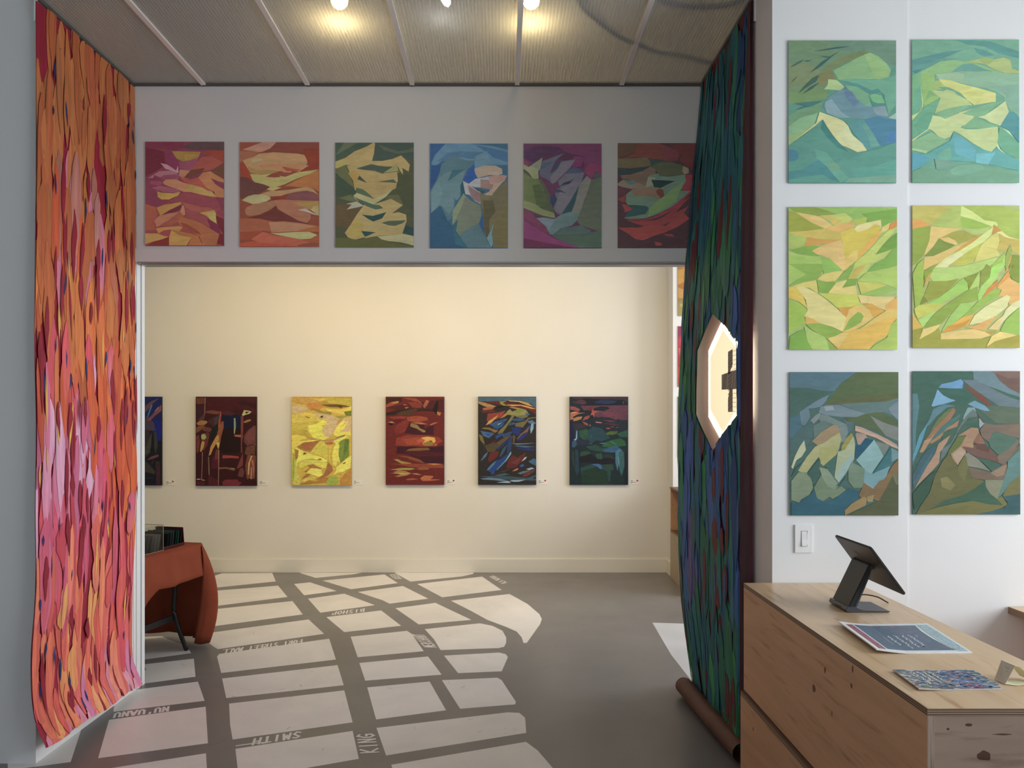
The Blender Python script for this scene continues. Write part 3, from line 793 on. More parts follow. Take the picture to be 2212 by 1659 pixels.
ART['c1'] = (113.2, 165.9, '300808', '''
400a0c 20,2 113,2 113,34 100,30 80,24 50,30 20,26
2c0a0a 76,10 90,8 113,14 113,24 100,18 80,14
5a2a12 1,2 19,2 18,13 4,14 1,12
341012 1,14 18,14 16,34 1,46
6a3014 18,27 30,25 46,28 42,33 30,32 18,30
40181a 48,28 60,26 70,30 74,32 66,35 54,34 48,32
0a0e22 48,34 66,36 74,33 86,36 86,58 70,60 54,62 50,50
1c0204 50,60 70,58 86,60 86,104 60,106 46,104 46,80
4a2420 4,44 14,33 16,40 12,48
3c1c14 20,46 30,40 44,34 42,48 34,56 26,50
3a2c26 34,40 44,34 42,46 36,54
8a5818 1,49 10,44 20,45 22,48 16,53 4,53
6a3a14 1,57 12,52 18,56 10,62 1,68
5c2c18 12,62 16,56 28,58 30,62 26,66 16,64
64241a 1,74 6,70 8,84 6,100 2,106
5a2414 10,70 22,66 26,68 22,90 16,100 10,96
08180e 30,60 38,52 42,50 38,66 30,80 26,92 24,96
8a3a14 42,50 46,26 48,30 46,50 42,66
78401a 38,84 40,68 46,50 50,46 52,50 48,70 46,86 42,97
a8701c 24,110 28,92 38,74 42,70 44,80 38,88 32,98 28,108
7a3c18 48,46 52,46 52,58 48,72 46,66
b08a20 38,86 44,84 44,92 42,98
8a8a3a 10,73 13,69 18,70 20,76 16,80 11,79
a07018 8,102 10,88 13,82 17,85 15,94 11,102
7c7a50 71,40 74,40 75,55 73,68 71,70 71,56
9a4a20 72,71 86,71 89,75 86,76 72,74
6c2c18 84,36 89,36 88,70 86,90 87,104 84,104
5c2c20 90,72 98,62 108,54 112,54 112,92 104,88 96,92 90,84
6c3424 92,76 100,62 102,66 96,80 104,62 108,60 100,82 110,64 108,80 98,86
5a3018 91,106 94,94 104,90 111,92 110,110 104,106 98,110
a09040 86,34 90,25 98,26 104,28 100,32 92,34 88,36
2c100a 92,28 100,28 94,32
8c5a1c 88,47 96,43 102,42 103,45 92,49
8a2c14 50,109 60,109 80,111 80,115 66,114 50,115
4a0a14 28,130 32,112 38,110 42,118 41,134 30,134
5a2818 36,106 38,98 42,98 42,116 36,118
70401a 42,132 56,131 74,134 72,138 56,134 44,135
b09058 64,132 74,134 70,134
6a2a1a 76,134 84,114 88,104 88,128 80,133
5a2a1e 78,148 82,134 88,132 91,140 88,150
6a3418 92,128 96,110 102,108 112,110 110,152 104,154 100,152 96,154 94,146
a88038 97,144 98,124 103,110 106,110 101,122 99,146
a06848 102,152 103,132 105,132 104,153
9c5a34 104,118 107,118 109,134 108,152 107,134
6c4c30 23,112 25,112 26,134 26,148 24,144
8a5a3a 12,103 13.4,103 12.6,130 11.6,154 10.4,154 11.4,130
8a5a3a 42,98 44,100 43.6,130 43,165 41.6,165 42.2,130
7a4a2e 17,2 19,2 17.6,30 15,44 16,28
b0884c 2,153 9,152.6 9,154 2,154.4
b0884c 11,154 17,155 17,156 11,155.4
4a1014 24,148 30,148 42,156 42,165 24,165
4a1016 2,158 16,157 17,165 2,165
6a1c1c 50,158 56,154 78,154 80,158 86,160 80,165 50,165''')
ART['c2'] = (112, 165.9, 'c4a018', '''
b08818 1,1 112,1 112,24 80,22 40,18 1,10
c09030 1,2 40,2 60,8 40,14 20,12 1,8
d0a828 40,4 80,2 76,6 50,8
b8a010 60,2 112,4 112,18 90,16 70,12
c47c1c 30,12 50,12 60,20 50,26 36,26 28,18
c4a468 1,14 20,16 32,20 28,26 10,32 1,32
6c4c10 54,15 84,14 100,16 112,19 90,20 70,19
5a3810 86,16 96,16 94,22 88,20
8c7c18 36,20 50,24 60,28 76,28 74,34 60,32 46,28
d8b828 64,22 90,24 112,18 112,30 100,34 84,30 70,28
6c7418 98,28 112,26 112,36 102,36
98901c 82,36 100,36 104,38 92,41 84,40
c4a468 34,30 46,31 60,32 74,34 84,38 90,42 84,52 88,58 78,70 76,74 64,76 58,70 56,60 64,54 66,46 58,42 46,38
c4a468 90,42 100,40 111,37 111,64 98,68 88,68 92,54
d0b428 1,33 12,32 28,29 40,32 54,42 62,42 58,50 50,52 34,54 32,60 36,72 24,74 1,72
c0a820 1,50 30,46 52,46 44,52 32,54 30,62 34,72 1,70
b89c10 1,62 30,62 36,74 20,76 1,72
e8d020 34,66 31,54 50,50 58,44 66,46 66,52 58,54 58,68 62,74 72,76 60,81 46,80 40,76
7a3c12 25,36 34,39 34,41 27,38
3c3c12 53,38 57,35.6 60,36.6 57,40
b88a40 84,50 90,42 98,40 92,50 86,55
e4c828 80,72 79,66 88,52 98,42 100,48 92,58 104,48 109,42 100,58 90,67 110,64 112,72 100,73 86,75
66701c 82,77 96,72 102,71 96,76 84,78
b08440 26,74 44,78 60,81 76,79 100,74 90,80 70,84 54,82 40,82
a06c28 10,93 20,86 36,83 54,82 44,92 36,103 24,101 14,97
a0602c 18,88 36,84 50,84 40,96 28,100
d8c020 1,72 14,72 26,74 30,78 20,80 10,88 8,100 4,110 1,112
e8c82c 8,94 14,84 28,82 40,81 54,80 40,84 24,85 12,92
c4b420 36,104 46,90 56,82 66,88 68,100 68,120 58,112 46,108
b06428 62,86 76,84 80,88 72,90 64,89
748420 92,80 108,79 108,110 100,118 92,124 88,108 88,90
5c7418 100,80 108,80 106,100 98,114 96,120
e0cc30 86,88 90,90 88,106 91,124 86,120 84,130 78,128 76,110 80,92
e4d438 80,82 100,74 112,74 104,76 90,84 84,92
c8b824 70,92 76,96 72,110 74,124 70,120
e8d430 8,95 24,103 40,108 56,113 68,120 62,124 50,118 36,116 24,118 12,122 10,140
a07028 6,98 14,100 12,114 8,120
7c3c14 23,104 30,106 22,109
8c5a20 48,118 54,115 58,119
c8c02c 12,122 30,118 50,120 66,122 62,132 56,138 60,148 50,150 40,146 28,143 36,136 30,128 16,134
e0c830 42,126 60,124 68,124 64,134 58,134 50,128
a06a24 18,156 28,144 36,146 24,140 34,134 30,128 40,126 52,132 58,134
e0cc38 36,134 48,134 56,136 58,146 52,150 40,146 28,142
a0642a 44,156 60,146 66,134 68,122 76,130 78,138 68,148 56,154
e4d034 84,132 92,126 100,118 112,110 110,134 100,138 96,150 100,140 88,142 78,146 84,138
8c4c18 95,125 101,122 102,124 98,126
c4b830 1,110 8,120 12,140 18,156 14,165 4,165 1,150
98a020 3,104 6,110 6,140 4,160 1,150
c8b030 18,156 32,150 50,150 40,156 24,160
a8741c 16,163 34,156 46,158 60,152 70,150 66,160 40,163 20,165
98a428 66,158 72,150 84,148 88,158 84,165 66,165
b8801c 92,152 104,140 112,132 112,165 90,165''')
ART['c3'] = (110, 165.9, '661a0f', '''
401410 1,2 30,2 30,10 1,14
4c1614 1,20 40,14 96,6 109,4 109,30 96,24 60,26 30,28
944016 1,15 10,10 25,8 24,12 14,16 1,20
a87a20 10,11 25,8 23,12 16,13
8c3c16 32,2 56,3 64,8 70,15 60,10 44,6
7c2c16 40,10 56,10 70,14 66,22 50,20
9a5028 70,18 76,6 82,8 78,16 73,22
b87030 33,14 42,16 34,16
b8641c 36,20 44,19 38,23
30180c 1,30 20,26 36,24 60,22 88,24 96,22 92,28 70,27 40,30 20,34 1,36
4c3012 20,32 30,28 56,22 62,24 48,34 36,36
1f0c08 88,24 96,8 99,8 97,34 92,30
b06828 96,28 104,30 102,36 97,34
8a2c14 8,38 30,36 40,38 36,42 16,42 8,40
5a1014 16,43 40,42 24,50 14,48
983c16 40,38 60,36 78,39 80,44 60,48 40,46
7c2414 24,50 40,42 44,48 36,66 20,72 16,60
401018 36,68 46,48 70,50 74,60 90,52 90,72 60,72
8a6828 47,50 58,52 66,60 75,64 74,67 70,67 58,60 46,56
a86038 46,49 66,48 80,52 66,52
a8582a 82,53 90,49 99,48 86,54
20080a 5,50 16,50 12,54 6,53
b8803c 4,48 12,46.6 17,50 8,49
8c2e12 20,78 40,72 76,72 100,76 108,84 90,92 60,96 30,92 18,92
9c3c14 30,80 60,76 70,78 64,90 40,90
c04c18 58,82 70,78 80,79 68,86 60,86
d89c20 66,77 78,75 92,77 94,84 90,88 86,82 78,84 68,89 74,82
8c6c1c 68,90 80,83 88,86 90,92 80,93
9c4c20 90,92 94,86 98,90 94,93
3c0e16 22,94 50,93 90,95 109,92 109,126 74,125 60,116 40,108 20,106
7c4c1c 38,102 44,98 60,96 80,96 84,100 60,102
4c1416 30,104 70,102 109,106 109,112 60,113
7c4018 22,111 34,111 50,114 64,118 74,125 66,124 50,119 36,114
9a7a20 15,118 22,117 30,121 48,125 46,128 36,129 24,123
8a3814 8,126 30,126 70,126 109,128 109,134 60,134
c88424 76,126 92,125.6 108,127 90,128
988420 8,137 30,134 50,134 56,136 44,138 20,138
a07028 24,138 38,140 48,144 40,148 24,151 16,150 28,146 14,142
c89048 8,144 28,143.6 47,144.6 30,145.4
b87844 48,144.6 58,144 68,147 60,147
8c4c1c 56,136 70,132 82,134 80,137 66,138
b05c20 64,154 72,148 88,149 90,151 84,155 72,158
a04a1c 38,155 50,153 62,155 52,156.6 40,157
b05028 66,156 90,155 103,156 90,158 70,159''')
ART['c4'] = (109.1, 165.9, '2a221c', '''
425a64 0,1 109,1 109,24 100,14 80,7 50,8 20,9 0,9
5e1c12 12,10 40,8 66,12 100,18 109,22 109,34 96,26 70,20 40,16
a87438 0,9 12,11 34,18 26,22 12,18 1,13
8a7c20 40,9 54,8 46,12 54,16 64,16 50,18 42,14
c08a38 56,7 80,8 94,12 104,19 92,16 76,10 60,9
c8903c 54,15 80,15 94,18 109,23 100,23 80,17 64,18
101418 26,24 40,17 56,17 44,21 34,22
94542c 8,22 20,19 30,22 24,25 10,26
641e14 6,26 28,24 34,29 20,30 8,30
b07a34 58,19 70,20 84,23 74,24 62,21
8c7c3c 44,40 56,26 60,23 64,28 80,22 90,25 96,33 88,40 70,36 56,34
707c28 70,26 80,22 88,26 78,32 68,30
3c586c 88,30 94,31 98,34 90,36
8a3420 18,32 36,30 52,26 44,38 30,44 20,50 16,44
c48434 14,54 20,46 38,34 34,40 24,50
9a6a30 40,42 50,32 58,30 50,38
6e6434 40,64 50,54 58,44 64,34 69,35 62,46 54,56 46,68 36,70
2c4c70 20,52 34,46 42,44 52,41 56,42 46,50 36,58 30,60 28,56
24466c 30,58 44,52 50,48 46,56 36,62
a0a890 36,52 46,48 38,53
32506a 64,42 80,40 90,44 76,46 64,45
2e4a64 56,50 68,48 70,52 58,54
6a5a34 70,50 88,46 94,40 109,38 109,40 96,42 90,50 84,58 70,56
6a6236 72,36 88,34 94,38 84,41 70,38
4c6878 92,46 102,44 109,50 104,52 96,50
7a9898 100,50 104,50 104,60 99,70 98,62
2c3c78 90,60 96,54 100,52 98,60 90,64
7c5a2c 10,58 20,58 32,62 38,64 32,68 20,62 6,60
3a5878 4,64 14,66 28,68 30,70 20,78 10,74
24408c 14,70 24,70 20,74
6c5c24 1,70 8,74 12,86 12,91 4,82
283c70 32,74 44,68 50,70 40,76 34,80
2a4468 44,72 60,66 66,66 56,74 48,78
1c2c60 62,58 76,57 82,62 76,74 66,70
7c5230 72,80 80,70 90,62 96,58 92,68 80,78
242c64 72,82 84,70 94,66 92,72 80,82
5c4226 30,90 44,80 60,72 66,76 50,90 36,100
3c1a12 14,84 22,80 20,86 14,89
4c1c18 26,84 36,80 32,86 24,88
4c3c22 12,92 30,86 40,90 30,104 18,104
1c2e50 34,98 50,84 64,72 60,82 46,94 36,101
24385c 54,92 60,78 64,80 62,100 54,108
5c4a34 66,72 70,74 68,86 65,88
6c8288 62,88 84,88 109,87 90,89 74,90
44586c 68,92 84,92 109,94 90,96 74,94
242c5c 70,97 90,96 106,98 104,102 84,101
2a4a58 40,112 46,98 54,90 52,98 46,108 42,113
602018 18,118 22,106 32,102 40,104 36,112 28,120 20,124
2c4466 5,120 10,110 18,104 16,112 8,120
5c7078 4,122 12,110 20,102 14,112
7c9ca0 44,118 54,110 62,103 62,108 52,122 40,132 34,138 46,124
1c3c6c 18,134 30,122 44,116 54,108 60,106 52,118 40,132 28,144 18,140
4a6c84 16,138 24,128 34,120 30,128 20,138
4a6c84 34,138 44,126 56,114 48,126 36,138
2c3c7c 24,140 32,138 30,146 24,146
5c2018 56,120 64,110 74,114 90,104 88,116 80,124 70,134 52,134
6c2c24 60,124 76,116 80,118 72,128
a0b0b0 81,122 88,114 92,113 88,118
2c4c80 77,130 84,126 87,129 82,133
3c5c70 94,122 104,116 109,118 109,130 100,126
b8623c 64,140 70,136 76,134 74,138 68,140
8ca0a4 90,136 100,133 106,135 96,138
50646c 74,144 84,140 98,138 92,142 80,146
6a2c20 82,150 90,142 106,136 106,140 92,150
4c2c20 32,144 50,138 66,132 50,142
40585c 30,148 50,144 60,146 44,148
34484c 0,150 40,148 109,154 109,158 50,156
60707c 4,154 20,152 40,154 56,158 80,158 60,160 30,157 10,156
8c9ca0 60,157 90,156 76,160 66,160
9cb0ac 34,161 56,159 62,162 50,162
3c5058 84,156 100,150 109,147 109,150 96,156''')
ART['c5'] = (110, 165.9, '142424', '''
3c2630 1,1 109,1 109,10 60,6 20,8
141620 10,6 30,3 60,5 100,6 109,12 109,16 60,17 20,16
4c2a34 5,10 22,5 28,7 33,13 24,15 10,12
1e2c48 46,10 60,6 90,8 84,12 70,14 50,12
2a5064 100,9 102,9 102,13 100,13
5a303c 20,17 109,16 109,48 90,42 84,48 60,46 56,40 30,30
141c20 44,22 60,18 72,19 75,23 64,27 54,26 48,32 48,40 40,42 34,40 30,34 20,34 20,26 30,26
8c3a3c 1,18 10,19 20,24 17,28 6,25 1,24
c07a3c 1,30 10,28 18,29 8,32 1,33
a05a3c 10,31 30,30 16,33 6,38 8,42 1,44 1,34
aa6a30 7,41 14,38 24,37 22,42 14,45 7,46
6c1c1c 30,24 40,20 46,18 42,26 34,26
9a4436 40,34 42,26 46,19 44,26 56,27 47,32 47,40 43,34 38,36
8c4038 24,46 28,38 36,35 38,38 34,42 28,44
8a3e3e 23,47 30,48 35,52 34,55 28,52
6c3038 60,30 72,28 84,32 92,34 104,35 92,38 87,43 84,36 74,38 64,34
1c2228 60,38 74,39 86,44 109,44 109,60 84,64 70,60 56,54 44,50 40,42
5c2c34 62,44 76,44 88,47 76,48
4a2428 64,50 84,50 96,54 80,54
b0686c 48,47 54,47.4 61,48.6 60,50 50,49
a85050 37,55 38.4,51 40,55.6
a04440 68,58.6 74,58.6 77,60.6 71,60.6
8c4038 76,57 84,56 80,58
8c4038 86,58 93,57 89,58.6
2e2428 5,50 20,50 30,54 30,60 10,62 5,60
16143a 1,46 6,48 8,70 5,90 1,94
1c3440 10,62 16,61 17,80 13,82 10,80
7c98a8 13,64 14.4,64 14,78 12,82 7,82 11.6,78
2c4a5c 5,84 12,82 14,90 8,96 4,94
1f4a30 18,64 30,61 34,62 34,76 32,82 24,80 18,74
2c4420 24,76 32,82 34,72 30,74
34441c 42,70 50,68 64,72 64,78 54,78 44,75
1c3c40 34,64 44,56 60,60 70,70 76,78 60,84 50,82 40,88 34,80
2c4c5c 40,72 41,72 41.6,78 40,79
44581c 68,69 76,65 91,65 88,70 80,72 70,72
1f4c38 88,70 109,62 109,76 96,76
20502c 78,82 96,78 104,84 106,92 90,94 76,96 60,94 66,86
3c6c58 75,83 84,87 89,92 82,88
1c2838 14,82 24,80 36,84 42,88 30,92 20,92 14,90
4a6878 34,89 44,87.4 40,89
4a6878 54,88 64,86.6 72,90 62,88.6
1c4034 30,94 50,90 60,96 76,98 84,100 62,104 50,102 40,100
28506a 62,100 70,97 88,92 96,98 94,104 80,105 66,104
101c20 14,98 20,96 24,104 20,130 18,150 12,150 10,110
18343c 10,100 16,100 18,140 14,150 10,140
24402c 20,104 34,102 40,106 30,110 20,112
20442c 48,108 60,106 62,114 58,120 52,118
101018 18,114 40,108 50,116 60,118 84,112 84,124 60,128 40,124 20,124
1c2e24 64,112 72,108 84,114 84,118
3a6474 86,104 92,98 98,100 100,104 94,108 92,130 90,140 86,124
2c5450 92,106 96,102 102,104 103,130 98,150 94,140
5c8c88 91,108 93,120 94,136 92,124
1c3c34 20,134 40,127 56,126 76,132 78,140 76,160 24,160
16301f 24,140 50,132 70,140 74,165 22,165
3a5c84 40,127 54,126 60,130 61,136 57,136 52,131
24402a 62,128 74,127 82,128 82,140 72,133
121a22 104,104 109,104 109,165 103,165
24342c 4,102 8,104 10,140 4,120''')
ART['c0'] = (57, 151, '0e0c12', '''
101a3c 0,0 30,0 30,75 22,76 18,60 0,40
0e1850 18,40 30,40 30,74 24,76
5a3428 2,28 8,16 16,8 26,3 18,12 12,22 2,34
3c2c30 1,36 12,34 20,45 22,58 6,58 2,50
6c3430 10,40 18,30 24,20 30,14 30,24 20,34 14,42
a88a78 20,26 26,17 25,20
3c6468 10,36 16,14 18,14 12,34
2c2018 2,56 14,57 16,80 12,100 4,108 2,100
3a3424 4,100 14,70 17,60 16,84 14,96
2e2a1c 20,60 23,60 25,84 22,98 20,84
5c2f24 10,108 16,102 26,98 26,102 18,106
6a4438 16,116 20,106 18,112
34281a 4,124 8,110 14,116 22,128 20,132 8,128
34181a 22,110 28,110 29,150 23,150
24282e 2,138 20,138.4 20,139.2 2,139''')
ART['b1'] = (125, 165.9, '9a7a44', '''
8c7c54 0,0 125,0 125,30 40,22 0,26
c07030 4,28 20,24 36,30 24,40 10,36
d8b090 18,26 34,24 40,36 26,40
c8963c 0,40 24,36 60,44 60,70 20,84 0,80
b8642c 0,80 20,72 44,90 30,96 12,90
c09048 0,88 30,98 60,104 40,120 0,116
c86c30 20,104 44,100 50,110 30,112
9c9058 0,130 20,120 60,124 60,166 0,166
b8a868 4,134 22,128 30,140 14,146''')
ART['b2'] = (125, 165.9, 'b03c4c', '''
8c3860 0,0 125,0 125,24 30,18 0,30
c43c50 0,40 20,24 60,40 50,60 10,64
d4585c 0,60 30,56 60,66 30,80 8,84
a83038 0,84 30,80 70,90 60,110 0,110
cc6450 4,100 20,92 40,100 24,116
b84840 0,112 40,108 80,130 40,144 0,140
c86c60 10,128 24,124 30,136
94605c 0,150 60,144 125,150 125,166 0,166''')
ART['b3'] = (125, 165.9, '6c6858', '''
54604c 0,0 125,0 125,40 0,30
7c8068 0,40 60,36 60,60 0,70
4c5c5c 0,80 60,70 90,110 0,120
8a7a5c 0,124 60,120 90,166 0,166''')
# ================================================================== THE SETTING
XL, XR = -2.16, 1.17            # faces of the passage
YF, YH, YB = 3.43, 4.33, 4.46   # its near edge, the header face and back
YW = 7.68                       # far wall
CH = 3.55                       # ceiling height
def struct(name, a, b, m, bev=0):
    return tag(boxobj(name, a, b, m, None, bev), kind='structure')
struct('wall_left', (-5.2, YF, 0), (XL, YB, 4.6), M_white)
struct('wall_header', (XL, YH, 2.515), (XR, YB, 4.6), M_white)
bm = bmesh.new()
box(bm, (XR, 3.2, 0), (5.2, YB, 4.6)); box(bm, (XR-.006, 3.194, 0), (1.748, 3.2, 3.9))
tag(link('wall_right', bm, M_white), kind='structure')
struct('wall_far', (-5.2, YW, 0), (5.2, YW+.15, 4.1), M_cream)
bm = bmesh.new(); box(bm, (1.712, 7.43, 0), (5.2, YW, 4.1)); tag(link('wall_far_right', bm, M_white), kind='structure')
struct('wall_back_room_left', (-5.3, YB, 0), (-5.15, YW, 4.1), M_cream)
struct('wall_front_left', (-5.3, -2.6, 0), (-5.15, YF, 4.6), M_room)
# right walls with window openings
def wall_with_window(name, x0, x1, y0, y1, z1, wy0, wy1, wz0, wz1, m):
    bm = bmesh.new()
    box(bm, (x0, y0, 0), (x1, wy0, z1)); box(bm, (x0, wy1, 0), (x1, y1, z1))
    box(bm, (x0, wy0, 0), (x1, wy1, wz0)); box(bm, (x0, wy0, wz1), (x1, wy1, z1))
    return tag(link(name, bm, m), kind='structure')
M_glass = mat('window_glass', (1, 1, 1), .02, 0, .5)
nt, N, B, L = nodes(M_glass)
tr = N('ShaderNodeBsdfTransparent'); gl = N('ShaderNodeBsdfGlossy'); gl.inputs['Roughness'].default_value = .02
fr = N('ShaderNodeMath', operation='MULTIPLY'); fr.inputs[1].default_value = .25; lw = N('ShaderNodeLayerWeight'); lw.inputs[0].default_value = .12; L(lw.outputs['Facing'], fr.inputs[0]); mxs = N('ShaderNodeMixShader')
L(fr.outputs[0], mxs.inputs[0]); L(tr.outputs[0], mxs.inputs[1]); L(gl.outputs[0], mxs.inputs[2])
L(mxs.outputs[0], nt.nodes['Material Output'].inputs[0])
wall_with_window('wall_front_right', 3.8, 3.92, -2.6, 3.2, 4.6, -.2, 2.6, .9, 3.0, M_white)
wall_with_window('wall_back_room_right', 4.25, 4.38, YB, 7.43, 4.1, 4.8, 7.1, .8, 3.3, M_white)
def window(name, x, y0, y1, z0, z1, n):
    t = bpy.data.objects.new(name, None); COL.objects.link(t); t.location = (x, (y0+y1)/2, z0); tag(t, kind='structure')
    bm = bmesh.new()
    for i in range(n+1):
        y = y0+(y1-y0)*i/n; box(bm, (x-.03, max(y0, y-.025), z0), (x+.03, min(y1, y+.025), z1))
    box(bm, (x-.03, y0, z0), (x+.03, y1, z0+.05)); box(bm, (x-.03, y0, z1-.05), (x+.03, y1, z1))
    link('window_frame', bm, M_trim, t)
    boxobj('pane', (x-.003, y0+.02, z0+.04), (x+.003, y1-.02, z1-.04), M_glass, t)
window('window_1', 3.86, -.2, 2.6, .9, 3.0, 2)
window('window_2', 4.315, 4.8, 7.1, .8, 3.3, 2)
# unseen wall behind the camera with an assumed shop-window opening
bm = bmesh.new()
box(bm, (-5.15, -2.75, 0), (-2.4, -2.6, 4.6)); box(bm, (1.2, -2.75, 0), (3.92, -2.6, 4.6))
box(bm, (-2.4, -2.75, 0), (1.2, -2.6, .8)); box(bm, (-2.4, -2.75, 3.0), (1.2, -2.6, 4.6))
tag(link('wall_behind', bm, M_room), kind='structure')
struct('ceiling', (-5.3, -2.75, CH+.0), (3.92, 2.2, CH+.12), M_ceil)
bm = bmesh.new()   # the same ceiling either side of the translucent panels
box(bm, (-5.3, 2.2, CH), (XL-.02, YF, CH+.12)); box(bm, (XR+.02, 2.2, CH), (3.92, 3.194, CH+.12))
tag(link('ceiling_side_strips', bm, M_ceil), kind='structure')
struct('ceiling_back_room', (-5.3, YB, 4.1), (5.2, YW+.15, 4.2), M_ceil)
struct('ceiling_void', (XL-.3, 2.0, 4.5), (XR+.3, YH, 4.6), mat('blue_grey_void', (.44, .47, .52), .9))  # even blue-grey, chosen so the bulb-lit panels read neutral
bm = bmesh.new()
box(bm, (XL-.12, 2.2, CH+.12), (XL-.02, YF, 4.5)); box(bm, (XR+.02, 2.2, CH+.12), (XR+.12, 3.194, 4.5)); box(bm, (XL-.02, 2.1, CH+.12), (XR+.02, 2.2, 4.5))
tag(link('ceiling_void_sides', bm, bpy.data.materials['blue_grey_void']), kind='structure')
# translucent fluted panels
M_poly = mat('fluted_polycarbonate', (.6, .58, .56), .3); nt, N, B, L = nodes(M_poly)
tc = N('ShaderNodeTexCoord'); sp = N('ShaderNodeSeparateXYZ'); L(tc.outputs['Object'], sp.inputs[0])
mm = N('ShaderNodeMath', operation='MULTIPLY'); mm.inputs[1].default_value = 2*PI/.0165; L(sp.outputs['X'], mm.inputs[0])
sn = N('ShaderNodeMath', operation='SINE'); L(mm.outputs[0], sn.inputs[0])
mr = N('ShaderNodeMapRange'); mr.inputs['From Min'].default_value = -.4; mr.inputs['From Max'].default_value = 1.0
mr.inputs['To Min'].default_value = .26; mr.inputs['To Max'].default_value = .50; L(sn.outputs[0], mr.inputs[0])
bp = N('ShaderNodeBump'); bp.inputs['Strength'].default_value = .2; bp.inputs['Distance'].default_value = .003; L(sn.outputs[0], bp.inputs['Height'])
B.inputs['Base Color'].default_value = (.54, .575, .62, 1); B.inputs['Roughness'].default_value = .33; L(bp.outputs[0], B.inputs['Normal'])
tl = N('ShaderNodeBsdfTranslucent'); tl.inputs[0].default_value = (.72, .76, .80, 1)
m1 = N('ShaderNodeMixShader'); m1.inputs[0].default_value = .28; L(B.outputs[0], m1.inputs[1]); L(tl.outputs[0], m1.inputs[2])
tr = N('ShaderNodeBsdfTransparent'); tr.inputs[0].default_value = (.9, .87, .84, 1)
m2 = N('ShaderNodeMixShader'); L(mr.outputs[0], m2.inputs[0]); L(m1.outputs[0], m2.inputs[1]); L(tr.outputs[0], m2.inputs[2])
L(m2.outputs[0], nt.nodes['Material Output'].inputs[0])
bx = [(px-CX)/F*YH for px in (218, 441.5, 665.4, 891, 1117, 1342)]
edges = [XL+.012]+bx[1:]+[XR-.012]
bm = bmesh.new()
for i in range(len(edges)-1): box(bm, (edges[i]+.004, 2.22, CH), (edges[i+1]-.004, YH-.012, CH+.006))
tag(link('ceiling_panels', bm, M_poly), kind='structure')
for i, x in enumerate(bx[1:]):
    struct('trim_%d' % (i+1), (x-.013, 2.22, CH-.012), (x+.013, YH-.001, CH-.0005), M_batten)
bm = bmesh.new()
box(bm, (XL+.001, 2.22, CH-.014), (XL+.014, YH, CH+.01)); box(bm, (XR-.014, 2.22, CH-.014), (XR-.001, YH, CH+.01)); box(bm, (XL+.014, YH-.014, CH-.012), (XR-.014, YH-.001, CH+.01))
tag(link('trim_6', bm, mat('dark_panel_channel', (.12, .105, .09), .5)), kind='structure')
# header fascia and track, jamb strips, baseboards
struct('trim_7', (XL+.02, YH-.012, 2.512), (XR, YH-.0005, 2.588), M_white)
bm = bmesh.new(); box(bm, (XL+.03, YH+.03, 2.503), (XR, YH+.10, 2.515)); box(bm, (XL+.03, YH-.004, 2.506), (XR, YH+.004, 2.5115))
tag(link('trim_8', bm, M_alu), kind='structure')
bm = bmesh.new()
box(bm, (XL, YH+.035, 0), (XL+.006, YH+.08, 2.512)); box(bm, (XL, YH+.092, 0), (XL+.008, YB-.002, 2.512)); box(bm, (XL, YH+.005, 0), (XL+.003, YH+.03, 2.512))
tag(link('trim_9', bm, M_trim), kind='structure')
boxx = boxobj('trim_10', (XL, YH+.08, 0), (XL+.002, YH+.092, 2.512), M_alu); tag(boxx, kind='structure')
tag(boxobj('baseboard_far', (-5.1, YW-.014, 0), (1.712, YW-.0005, .14), M_cream, None, .003), kind='structure')
bm = bmesh.new(); box(bm, (1.698, 7.42, 0), (1.7115, YW-.014, .14), .003); tag(link('baseboard_far_return', bm, M_cream), kind='structure')
# ---- floor: concrete with a painted street map
fl = Flat()
C2 = lambda x, y: onz(420+x/2.765, 1200+y/2.765)
C3 = lambda x, y: onz(60+x/3.456, 1380+y/3.456)
CP = lambda x, y: onz(x, y)
BL2 = '''80,150 110,125 165,106 465,104 486,155 100,195 85,180
105,212 500,180 556,248 110,304 105,250
110,322 586,272 648,352 95,425
90,462 682,382 775,468 140,560 115,545 75,515
148,588 805,497 845,622 160,702 135,605
165,735 855,655 892,775 190,852
207,885 895,806 945,997 228,1100 213,1010
245,1155 945,1048 982,1215 265,1340
627,102 1000,103 950,112 725,134 640,108
595,170 690,160 850,212 655,238
765,150 1135,113 1215,165 935,202
678,258 895,228 1078,297 752,342
975,218 1245,182 1397,258 1165,288 1125,268
788,368 1115,328 1235,420 895,458
1195,101 1668,101 1665,110 1600,125 1290,156
1330,170 1718,126 1835,206 1480,250
1200,315 1440,283 1655,385 1340,412
1532,270 1882,230 1990,290 2060,350 2075,380 2065,410 1985,522 1965,522 1955,490 1925,455 1870,430 1750,385 1650,330
933,485 1270,450 1300,470 1320,500 1370,572 975,608
1375,440 1705,405 1780,420 1840,450 1862,490 1862,520 1850,545 1820,553 1470,565 1430,500
985,642 1395,603 1477,712 1020,748
1490,598 1820,580 1860,590 1872,608 1835,692 1575,703
1032,788 1405,753 1503,925 1085,980
1478,745 1810,730 1835,745 1920,875 1915,890 1870,893 1587,916
1087,1030 1870,937 1940,940 1975,970 1982,1060 1145,1195
1176,1250 1980,1113 2050,1165 2140,1269 2180,1330 1200,1345'''
BL3 = '''870,155 1220,108 1200,75 1150,40 1050,5 1000,-20 700,-10 700,180
750,204 1240,148 1252,283 750,350
650,400 1270,320 1320,463 640,545
607,605 1328,507 1345,780 525,892
630,964 1330,855 1340,1010 560,1050
400,675 320,920 60,955 -150,980 -150,700'''
BLP = ['1409,1345 1560,1350 1560,1560 1497,1475 1450,1415']
PAINT = (.80, .77, .745); CONC = (.205, .192, .184)
